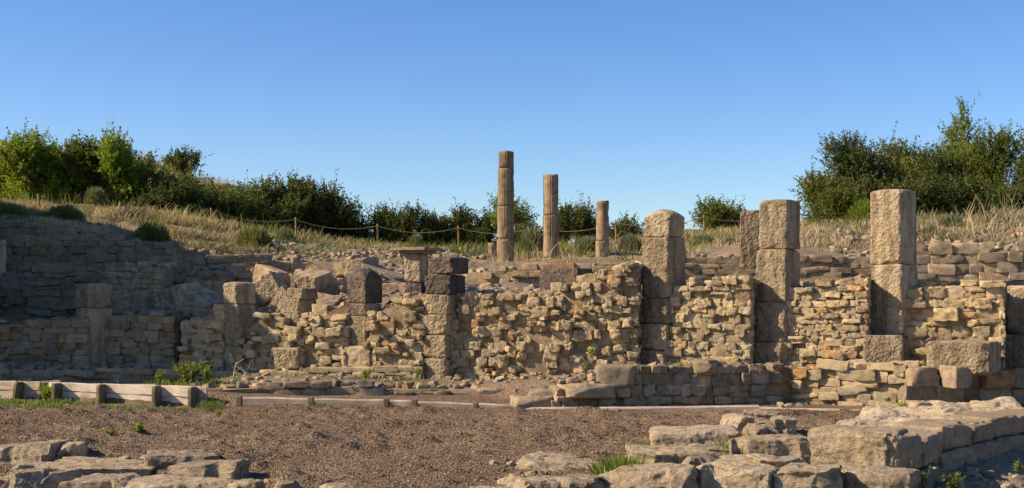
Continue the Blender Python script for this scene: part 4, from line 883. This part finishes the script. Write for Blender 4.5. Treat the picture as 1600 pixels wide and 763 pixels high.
def tree(name, label, u, vtop, wpx, Y, mat, seed, cat='tree', group=None, dens=1.0, ls=.085, up=.6, shape='dome', lobes=9, spl=.4, sink=0.1, low=0.0, depth=.85, trunk=True, z=None, hmin=None):
    rs = np.random.RandomState(seed); x = xu(u, Y); z0 = hgt(x, Y) - sink if z is None else z
    h = zv(vtop, Y) - z0 - spl * .15; rx = wpx / 2 / F * Y
    e = empty(name, (x, Y, z0)); tag(e, label, cat, group)
    nsp = int(dens * 190 * (rx * depth * h) ** .62) + 40
    V, Q, T, LC, LR = crown(rs, rx, rx * depth, h * .88, 0, nsp, 26, ls, up, lobes, spl, low=low, shape=shape)
    mesh_obj('crown', V, Q, M[mat], e, tint=T, smooth=False)
    if trunk:
        V, Q, t, _ = trunk_mesh(rs, LC, h, max(.03, .035 * h ** .8), 0, rx); mesh_obj('trunk', V, Q, M['bark'], e, tint=t)
    return e
GL, GM, GR = 'shrubs on the left hillside', 'dark evergreens along the crest', 'trees on the right bank'
TREES = [
 ('shrub', 'bright yellow green shrub at the left edge of the hillside', 48, 208, 115, 38.5, 'leaf_green', 1, GL, 1.3, .10, .55),
 ('shrub', 'dark olive shrub rising behind the bright shrub at the left edge', 8, 224, 100, 41, 'leaf_olive', 2, GL, 1.1, .10, .55),
 ('shrub', 'broad olive green shrub second from the left on the hillside', 128, 214, 95, 39.5, 'leaf_olive', 3, GL, 1.3, .10, .55),
 ('shrub', 'slender upright green shrub third from the left on the hillside', 188, 206, 72, 39, 'leaf_green', 4, GL, 1.3, .09, .7),
 ('shrub', 'dark low shrub right of the slender upright shrub', 240, 262, 96, 39.5, 'leaf_olive', 5, GL, 1.3, .09, .5),
 ('shrub', 'small dark bush alone on the skyline of the left hill', 286, 240, 46, 53, 'leaf_dark', 6, GL, .9, .10, .5),
 ('shrub', 'very dark wide shrub below the left skyline', 318, 290, 100, 41, 'leaf_dark', 7, GL, 1.3, .09, .45),
 ('shrub', 'olive shrub above the rope fence left of the crest evergreens', 372, 292, 90, 42.5, 'leaf_olive', 8, GL, 1.2, .09, .5),
 ('shrub', 'dark shrub filling the slope just above the fence, right of the slender upright shrub', 268, 276, 90, 38.5, 'leaf_dark', 51, GL, 1.3, .09, .45),
 ('shrub', 'wide dark shrub with olive tips under the small bush on the skyline', 300, 268, 90, 43, 'leaf_olive', 52, GL, 1.3, .09, .45),
 ('shrub', 'dark shrub behind the second fence post from the left', 345, 300, 90, 39.5, 'leaf_dark', 53, GL, 1.3, .09, .5),
 ('shrub', 'dark shrub sloping down towards the largest evergreen', 395, 298, 80, 40.5, 'leaf_dark', 54, GL, 1.3, .09, .5),
 ('shrub', 'olive shrub behind the gap between the bright shrub and the broad olive shrub', 85, 232, 90, 42, 'leaf_olive', 55, GL, 1.2, .1, .5),
 ('shrub', 'dark shrub behind the slender upright shrub', 160, 226, 80, 42, 'leaf_dark', 56, GL, 1.2, .1, .5),
 ('shrub', 'shrub with brownish leaves right of the slender upright shrub, on the skyline', 222, 246, 70, 45, 'leaf_olive', 57, GL, 1.1, .1, .5),
 ('evergreen', 'largest dark evergreen at the left end of the crest row', 436, 273, 100, 41.5, 'leaf_dark', 9, GM, 1.4, .085, .62),
 ('evergreen', 'dark evergreen with a pointed spire, second of the crest row', 494, 270, 82, 42, 'leaf_dark', 10, GM, 1.4, .085, .7),
 ('evergreen', 'low dark evergreen sloping down right of the spired one', 540, 306, 60, 42, 'leaf_dark', 11, GM, 1.3, .085, .55),
 ('evergreen', 'rounded dark evergreen above the rope fence post with the rounded dark pillar below', 596, 318, 66, 42.5, 'leaf_dark', 12, GM, 1.3, .085, .65),
 ('evergreen', 'dark evergreen with two tufted tops left of the pillar of six blocks', 645, 326, 60, 42.5, 'leaf_dark', 13, GM, 1.3, .085, .65),
 ('evergreen', 'compact dark evergreen above the capital slab', 681, 333, 48, 43, 'leaf_dark', 14, GM, 1.3, .08, .65),
 ('evergreen', 'narrow dark evergreen behind the fence post left of the tallest column', 722, 326, 46, 43, 'leaf_dark', 15, GM, 1.2, .08, .75),
 ('evergreen', 'dark evergreen just left of the tallest column', 756, 328, 50, 43, 'leaf_dark', 16, GM, 1.2, .08, .7),
 ('evergreen', 'low evergreen between the tallest and the middle column', 824, 340, 50, 43, 'leaf_dark', 17, GM, 1.2, .08, .65),
 ('evergreen', 'narrow pointed evergreen just right of the middle column', 880, 320, 34, 42, 'leaf_dark', 18, GM, 1.2, .08, .8),
 ('evergreen', 'tufted evergreen between the middle and the shortest column', 908, 318, 50, 43, 'leaf_dark', 19, GM, 1.2, .08, .7),
 ('evergreen', 'low evergreen right of the shortest column', 975, 350, 58, 42, 'leaf_dark', 20, GM, 1.1, .08, .6),
 ('shrub', 'green shrub on the skyline right of the rounded pillar', 1112, 316, 56, 40, 'leaf_olive', 21, GM, 1.1, .08, .65),
 ('shrub', 'dark shrub on the skyline left of the standing slab', 1144, 328, 50, 41, 'leaf_dark', 22, GM, 1.1, .08, .6),
 ('tree', 'dark spreading tree at the left end of the right bank', 1334, 190, 122, 36.5, 'leaf_dark', 23, GR, 1.7, .07, .5),
 ('tree', 'dark olive tree behind the tallest pillar', 1408, 202, 120, 37, 'leaf_olive', 24, GR, 1.7, .07, .5),
 ('tree', 'tall light green tree rising above the others on the right bank', 1500, 152, 80, 39.5, 'leaf_pale', 25, GR, .8, .085, .6),
 ('tree', 'large dark tree right of the light green tree', 1540, 188, 130, 37, 'leaf_olive', 26, GR, 1.7, .07, .5),
 ('tree', 'dark tree cut by the right edge of the picture', 1622, 190, 120, 36, 'leaf_olive', 27, GR, 1.7, .07, .5),
 ('tree', 'dark lower tree filling the gap right of the tallest pillar', 1466, 222, 110, 35.5, 'leaf_dark', 28, GR, 1.7, .07, .5),
 ('shrub', 'bright green shrub at the left foot of the right bank trees', 1284, 268, 70, 35, 'leaf_olive', 29, GR, 1.3, .075, .5),
 ('shrub', 'dark shrub under the dark spreading tree', 1345, 276, 110, 34.5, 'leaf_dark', 30, GR, 1.4, .08, .45),
 ('shrub', 'low dark shrub under the large dark tree', 1555, 280, 130, 34, 'leaf_dark', 31, GR, 1.4, .07, .45),
 ('shrub', 'dark green undergrowth shrub left of the tallest pillar top', 1308, 286, 80, 33.6, 'leaf_olive', 61, GR, 1.5, .065, .45),
 ('shrub', 'dark shrub just behind the top of the tallest pillar', 1405, 280, 100, 34, 'leaf_dark', 62, GR, 1.5, .07, .45),
 ('shrub', 'dark shrub in the gap under the light green tree', 1490, 272, 110, 34.2, 'leaf_dark', 63, GR, 1.5, .07, .45),
 ('shrub', 'dark shrub at the right edge under the trees', 1615, 280, 110, 34, 'leaf_dark', 64, GR, 1.5, .07, .45),
]
for (nm_, lb, u, vt, wpx, Y, mt, sd, g, de, ls, up) in TREES:
    tree(nm_, lb, u, vt, wpx * (1.18 if g == GM else 1.02 if g == GR else 1.1), Y, mt, sd, 'shrub' if nm_ == 'shrub' else 'tree', g, de * 2.0, ls, up, lobes=14 if wpx > 80 else 9, spl=.42 if Y > 38 else .36)
tree('sapling', 'thin pale sapling with few leaves behind the tallest column', 794, 280, 74, 38, 'leaf_pale', 41, 'tree', None, .75, .075, .45, lobes=8, spl=.4, low=1.0)
# rounded broom bushes
def bush(label, u, v0, v1, wpx, Y, mat, seed, name='bush', n=2600, bl=.30, tight=.9, group=None):
    rs = np.random.RandomState(seed); x = xu(u, Y); z0 = min(zv(v1, Y), hgt(x, Y) + .05); h = zv(v0, Y) - z0; rx = wpx / 2 / F * Y
    d = rs.normal(size=(n, 3)); d[:, 2] = np.abs(d[:, 2]) + .15; d /= np.linalg.norm(d, axis=1, keepdims=True)
    r = rs.uniform(.35, 1, n) ** .5 * tight; env = np.array([rx, rx * .9, h]); P = d * r[:, None] * env * .82 * (1 + .12 * vnoise(d * 3 + seed, 4))[:, None]
    V, Q, T = leaves(rs, P, d + rs.normal(0, .25, (n, 3)) + [0, 0, .5], bl * rs.uniform(.5, 1.1, n) * min(1, h), np.clip(rs.normal(.45, .22, n), 0, 1), .10)
    e = empty(name, (x, Y, z0)); tag(e, label, 'bush', group); mesh_obj('crown', V, Q, M[mat], e, tint=T, smooth=False)
    V, Q, t, _ = trunk_mesh(rs, P[:5], h, .03, 0, rx); mesh_obj('stem', V, Q, M['bark'], e, tint=t)
bush('rounded green broom bush on the slope above the fallen blocks', 399, 353, 398, 62, 31.5, 'broom', 1, n=5200, bl=.34)
bush('rounded grey green broom bush on the dry bank above the terrace wall', 238, 344, 382, 62, 30.5, 'broom', 2, n=4200, bl=.34)
bush('low broom bush on the dry bank near the left edge', 102, 318, 348, 80, 32, 'broom', 3, n=4200, bl=.34)
bush('dark broom bush at the left edge on the dry bank', 14, 316, 352, 80, 31, 'broom', 4, n=4200, bl=.34)
bush('small grey bush at the foot of the left shrubs', 150, 288, 318, 40, 35.5, 'sage', 5, n=1800)
bush('pale small bush beside the post right of the broom bush', 445, 352, 382, 34, 34.5, 'sage', 6, n=1500)
bush('small pale bush below the rope fence in the middle', 650, 362, 390, 26, 34.5, 'sage', 7, n=1200)
bush('green bush on the bank below the right trees', 1352, 310, 352, 70, 33, 'leaf_green', 8, n=3800, bl=.34)
bush('pale bush on the bank right of the tallest pillar', 1485, 330, 372, 50, 29.5, 'sage', 9, n=2400)
bush('yellowish bush below the bank right of the tallest pillar', 1452, 348, 386, 30, 28, 'sage', 10, n=1500)
bush('pale bush at the right edge of the bank', 1592, 334, 372, 40, 29, 'sage', 11, n=1800)
bush('green weed bush between the columns', 918, 366, 402, 60, 32.5, 'sage', 12, n=2600)
bush('grey green bush left of the rounded pillar', 985, 362, 400, 46, 32, 'sage', 13, n=2200)
bush('grey bush on the grass right of the rounded pillar', 1100, 362, 392, 40, 31, 'sage', 14, n=1800)
bush('small green bush left of the standing slab', 1140, 366, 392, 26, 29, 'sage', 15, n=1200)
bush('thin green bush between the tallest and the middle column', 830, 350, 408, 40, 33, 'sage', 16, n=1500)

# grass (uncountable)
def grass(name, regions, mat, label, seed, hh=(.08, .34), wd=.011, clump=True, lean=.6):
    rs = np.random.RandomState(seed); acc = Acc()
    for (u0, u1, y0, y1, n, hs) in regions:
        Y = rs.uniform(y0, y1, n); u = rs.uniform(u0, u1, n); x = (u - U0) / F * Y
        if clump:
            m = fbm(np.stack([x, Y, 0 * x], 1) * 1.1, 3, seed) + rs.normal(0, .22, n) > -.02; x, Y = x[m], Y[m]
        n2 = len(x); z = height(x, Y) + relief(x, Y) - .02
        h = rs.uniform(hh[0], hh[1], n2) * hs * (1 + .4 * fbm(np.stack([x, Y, 0 * x], 1) * .7, 2, seed + 5)); a = rs.uniform(0, 6.28, n2); ln = lean * rs.uniform(.2, 1.2, n2) * h
        b = np.stack([x, Y, z], 1); dirv = np.stack([np.cos(a), np.sin(a), 0 * a], 1); sd = np.stack([-np.sin(a + 1), np.cos(a + 1), 0 * a], 1)
        w_ = wd * rs.uniform(.6, 1.5, n2); mid = b + dirv * (ln * .35)[:, None] + np.stack([0*a, 0*a, h * .6], 1); tip = b + dirv * ln[:, None] + np.stack([0*a, 0*a, h], 1)
        V = np.stack([b - sd * w_[:, None], b + sd * w_[:, None], mid + sd * (w_ * .7)[:, None], mid - sd * (w_ * .7)[:, None], tip + sd * (w_ * .25)[:, None], tip - sd * (w_ * .25)[:, None]], 1).reshape(-1, 3)
        i = (np.arange(n2) * 6)[:, None]; Q = np.concatenate([i + [0, 1, 2, 3], i + [3, 2, 4, 5]])
        t = np.clip(rs.normal(.48, .2, n2) + .35 * fbm(np.stack([x, Y, 0 * x], 1) * .9, 3, seed + 9), 0, 1); acc.add(V, Q, np.repeat(np.stack([t] * 3, 1), 6, 0))
    V, Q, t, _ = acc.get(); o = mesh_obj(name, V, Q, M[mat], tint=t, smooth=False); tag(o, label, 'grass', kind='stuff'); return o
grass('dry_grass', [(-30, 420, 28.8, 37, 46000, .62), (150, 430, 33.5, 36, 500, 1.4), (380, 760, 34.5, 37.5, 6000, .7), (740, 1010, 31, 36, 5000, .7), (1050, 1330, 26, 37, 14000, .5), (1280, 1640, 26, 34, 11000, .5), (1440, 1640, 27, 31, 250, 2.0), (1250, 1400, 27, 31, 150, 1.7), (740, 1000, 28.5, 31, 200, 1.8), (740, 1000, 27.2, 29.2, 500, .5), (200, 470, 44, 56, 5000, 1.5), (960, 1300, 37, 48, 6000, 1.2), (0, 240, 26, 28, 250, .7)], 'grass_dry', 'pale dry grass covering the banks above the ruin', 201)
grass('green_grass', [(-20, 120, 17.6, 19.3, 2600, .2), (120, 330, 17.9, 18.6, 500, .16), (-20, 140, 16.5, 18.6, 1200, .16), (0, 420, 20.0, 21.3, 1400, .3), (700, 840, 31, 34, 500, .9), (860, 1010, 31, 35, 900, .9), (0, 500, 36, 44, 4000, 1.2), (1240, 1640, 32, 36, 1800, .7), (430, 800, 20.0, 20.7, 350, .3), (1050, 1200, 29, 36, 900, .6), (380, 760, 33, 37, 1800, .8)], 'grass_green', 'short green grass and weeds along the boards and on the banks', 202, hh=(.12, .4))
grass('ground_cover', [(400, 770, 30.2, 35.5, 9000, .45), (560, 760, 26, 30, 900, .4), (1280, 1640, 25, 33, 3500, .5), (0, 420, 29, 36, 5000, .5)], 'sage', 'low grey green ground cover among the stones of the slopes', 203, lean=.9, wd=.016)
# tall seed heads on the left bank, dry umbels on the skyline
# individual weeds
def weed(label, u, v0, v1, wpx, Y, mat, seed, n=160, ls=.05, name='weed', group=None, wid=.45, z=None):
    rs = np.random.RandomState(seed); x = xu(u, Y); zb = hgt(x, Y) if z is None else z; h = zv(v0, Y) - zb; rx = wpx / 2 / F * Y
    e = empty(name, (x, Y, zb)); tag(e, label, 'plant', group); st = Acc(); Ps = []; Ds = []
    k = max(3, n // 22)
    for i in range(k):
        a = rs.uniform(0, 6.28); q = rs.uniform(.2, 1) * rx; tip = np.array([math.cos(a) * q, math.sin(a) * q, h * rs.uniform(.6, 1)]); m = tip * [.45, .45, .55]
        V, Q = tube(np.array([[0, 0, -.03], m, tip]), [.006, .005, .002], 4); st.add(V, Q)
        t = rs.uniform(.15, 1.02, n // k)[:, None]; P = np.where(t < .5, m * t * 2, m + (tip - m) * (t - .5) * 2); Ps.append(P + rs.normal(0, .012, P.shape)); Ds.append(rs.normal(0, 1, P.shape) + [0, 0, .5])
    P = np.concatenate(Ps); V, Q, T = leaves(rs, P, np.concatenate(Ds), ls * rs.uniform(.5, 1.3, len(P)), np.clip(rs.normal(.55, .22, len(P)), 0, 1), wid)
    mesh_obj('leaves', V, Q, M[mat], e, tint=T, smooth=False); V, Q, t, _ = st.get(); mesh_obj('stem', V, Q, M['leaf_olive'], e, tint=t * .5)
weed('bushy pale green weed in front of the shaded wall', 295, 564, 596, 66, 20.6, 'leaf_pale', 1, 1100, .05)
weed('bright green weed at the right end of the bushy pale weed', 323, 570, 596, 18, 20.5, 'leaf_green', 2, 300, .05)
weed('small green weed left of the bushy pale weed', 249, 574, 596, 18, 20.6, 'leaf_green', 3, 160, .05)
weed('green weed under the smooth socket block', 570, 578, 600, 22, 20.5, 'leaf_green', 4, 170, .045)
weed('small green weed left of the pillar of six blocks', 652, 574, 598, 10, 20.4, 'leaf_green', 5, 120, .04)
weed('grey green weed at the foot of the widest rubble wall', 914, 562, 592, 34, 19.75, 'sage', 6, 320, .04)
weed('tiny green weed beside the stone kerb end', 850, 590, 600, 10, 19.7, 'leaf_green', 7, 60, .05)
weed('green weed on top of the shaded retaining wall', 1055, 566, 578, 22, 19.4, 'leaf_green', 8, 120, .05)
weed('leafy weed among the stones between the pale boards', 72, 602, 618, 30, 19.2, 'leaf_green', 9, 320, .05)
weed('bright green seedling alone on the gravel', 220, 664, 680, 15, 14.9, 'leaf_green', 10, 110, .05)
weed('flat green weed on the gravel left of the seedling', 138, 662, 670, 26, 15.2, 'leaf_green', 11, 120, .05)
weed('pale creeping weed on the gravel between seedling and rocks', 178, 672, 679, 40, 14.7, 'leaf_pale', 12, 90, .045)
weed('small creeping weed on the gravel below the first short stake', 342, 644, 650, 10, 17, 'leaf_green', 13, 40, .05)
weed('dark weed growing in the ditch by the right corner', 1440, 722, 770, 40, 11.9, 'leaf_olive', 14, 160, .05, z=-.4)
weed('thin weeds against the foot of the right foreground wall', 1488, 730, 764, 50, 12.4, 'leaf_olive', 15, 150, .05, z=-.3)
weed('yellow green weed at the right edge by the dark ditch', 1592, 722, 744, 14, 13.5, 'leaf_pale', 16, 60, .06, z=-.2)
weed('green tuft beside the pale loose stone on the right', 1410, 628, 640, 22, 16.9, 'leaf_green', 17, 220, .06)
weed('leafy green weed between the rocks right of the layered rock', 1080, 735, 748, 30, 12.0, 'leaf_green', 18, 260, .06, wid=.2, z=-.06)
weed('yellowish weed hanging on the widest rubble wall', 925, 545, 560, 12, 19.7, 'leaf_green', 19, 80, .05, z=zv(560, 19.7))
weed('green weed on the broken wall left of the stubby pillar', 425, 488, 500, 30, 22.0, 'leaf_olive', 20, 200, .05, z=zv(500, 22.0))
weed('tall thin green weed on the retaining wall corner', 1236, 560, 580, 12, 19.3, 'leaf_olive', 21, 60, .05)
def tuft(label, u, v0, wpx, Y, mat, seed, n=500, z=None):
    rs = np.random.RandomState(seed); x = xu(u, Y); zb = hgt(x, Y) if z is None else z; h = zv(v0, Y) - zb; rx = wpx / 2 / F * Y
    P = np.stack([rs.normal(0, rx * .45, n), rs.normal(0, .14, n), np.full(n, -.01)], 1); D = rs.normal(0, .45, (n, 3)) + [0, 0, 1]
    V, Q, T = leaves(rs, P, D, h * rs.uniform(.5, 1.15, n), np.clip(rs.normal(.5, .22, n), 0, 1), .07)
    o = mesh_obj('grass_tuft', V, Q, M[mat], tint=T, smooth=False, loc=(x, Y, zb)); tag(o, label, 'grass')
tuft('bright green grass tuft among the right foreground rocks', 968, 712, 62, 12.25, 'grass_green', 1, 1300)
tuft('sparse grass tuft at the left end of the large flat slab', 1006, 688, 50, 13.5, 'grass_green', 2, 420)
tuft('thin green tuft between the large flat slab and the step shaped rock', 1142, 684, 34, 13.1, 'grass_green', 3, 460)
tuft('dark green tuft below the end of the tall pale boards', 330, 624, 40, 18.2, 'grass_green', 4, 400)
tuft('small green tuft in front of the low plank edging', 500, 628, 40, 18.2, 'grass_green', 5, 260)
# dead pale stalks
def stalk(label, u, v0, v1, Y, lean, seed):
    h = zv(v0, Y) - zv(v1, Y); rs = np.random.RandomState(seed); acc = Acc()
    p = np.array([[0, 0, 0], [lean * .3, 0, h * .5], [lean, 0, h]]); V, Q = tube(p, [.014, .01, .006], 5); acc.add(V, Q)
    for j in range(4):
        b = p[1] + (p[2] - p[1]) * j / 4; V, Q = tube(np.array([b, b + [rs.normal(0, .08), rs.normal(0, .05), .1]]), [.005, .003], 4); acc.add(V, Q)
    V, Q, t, _ = acc.get(); o = mesh_obj('dead_stalk', V, Q, M['straw'], tint=t, loc=(xu(u, Y), Y, zv(v1, Y))); tag(o, label, 'plant')
stalk('pale dead stalk standing in front of the short rubble wall, left one', 364, 566, 600, 20.6, .05, 1)
stalk('pale dead stalk leaning right beside the broken wall, right one', 379, 572, 600, 20.7, .12, 2)
stalk('short pale dead stalk before the left socket block', 442, 580, 600, 20.5, .08, 3)
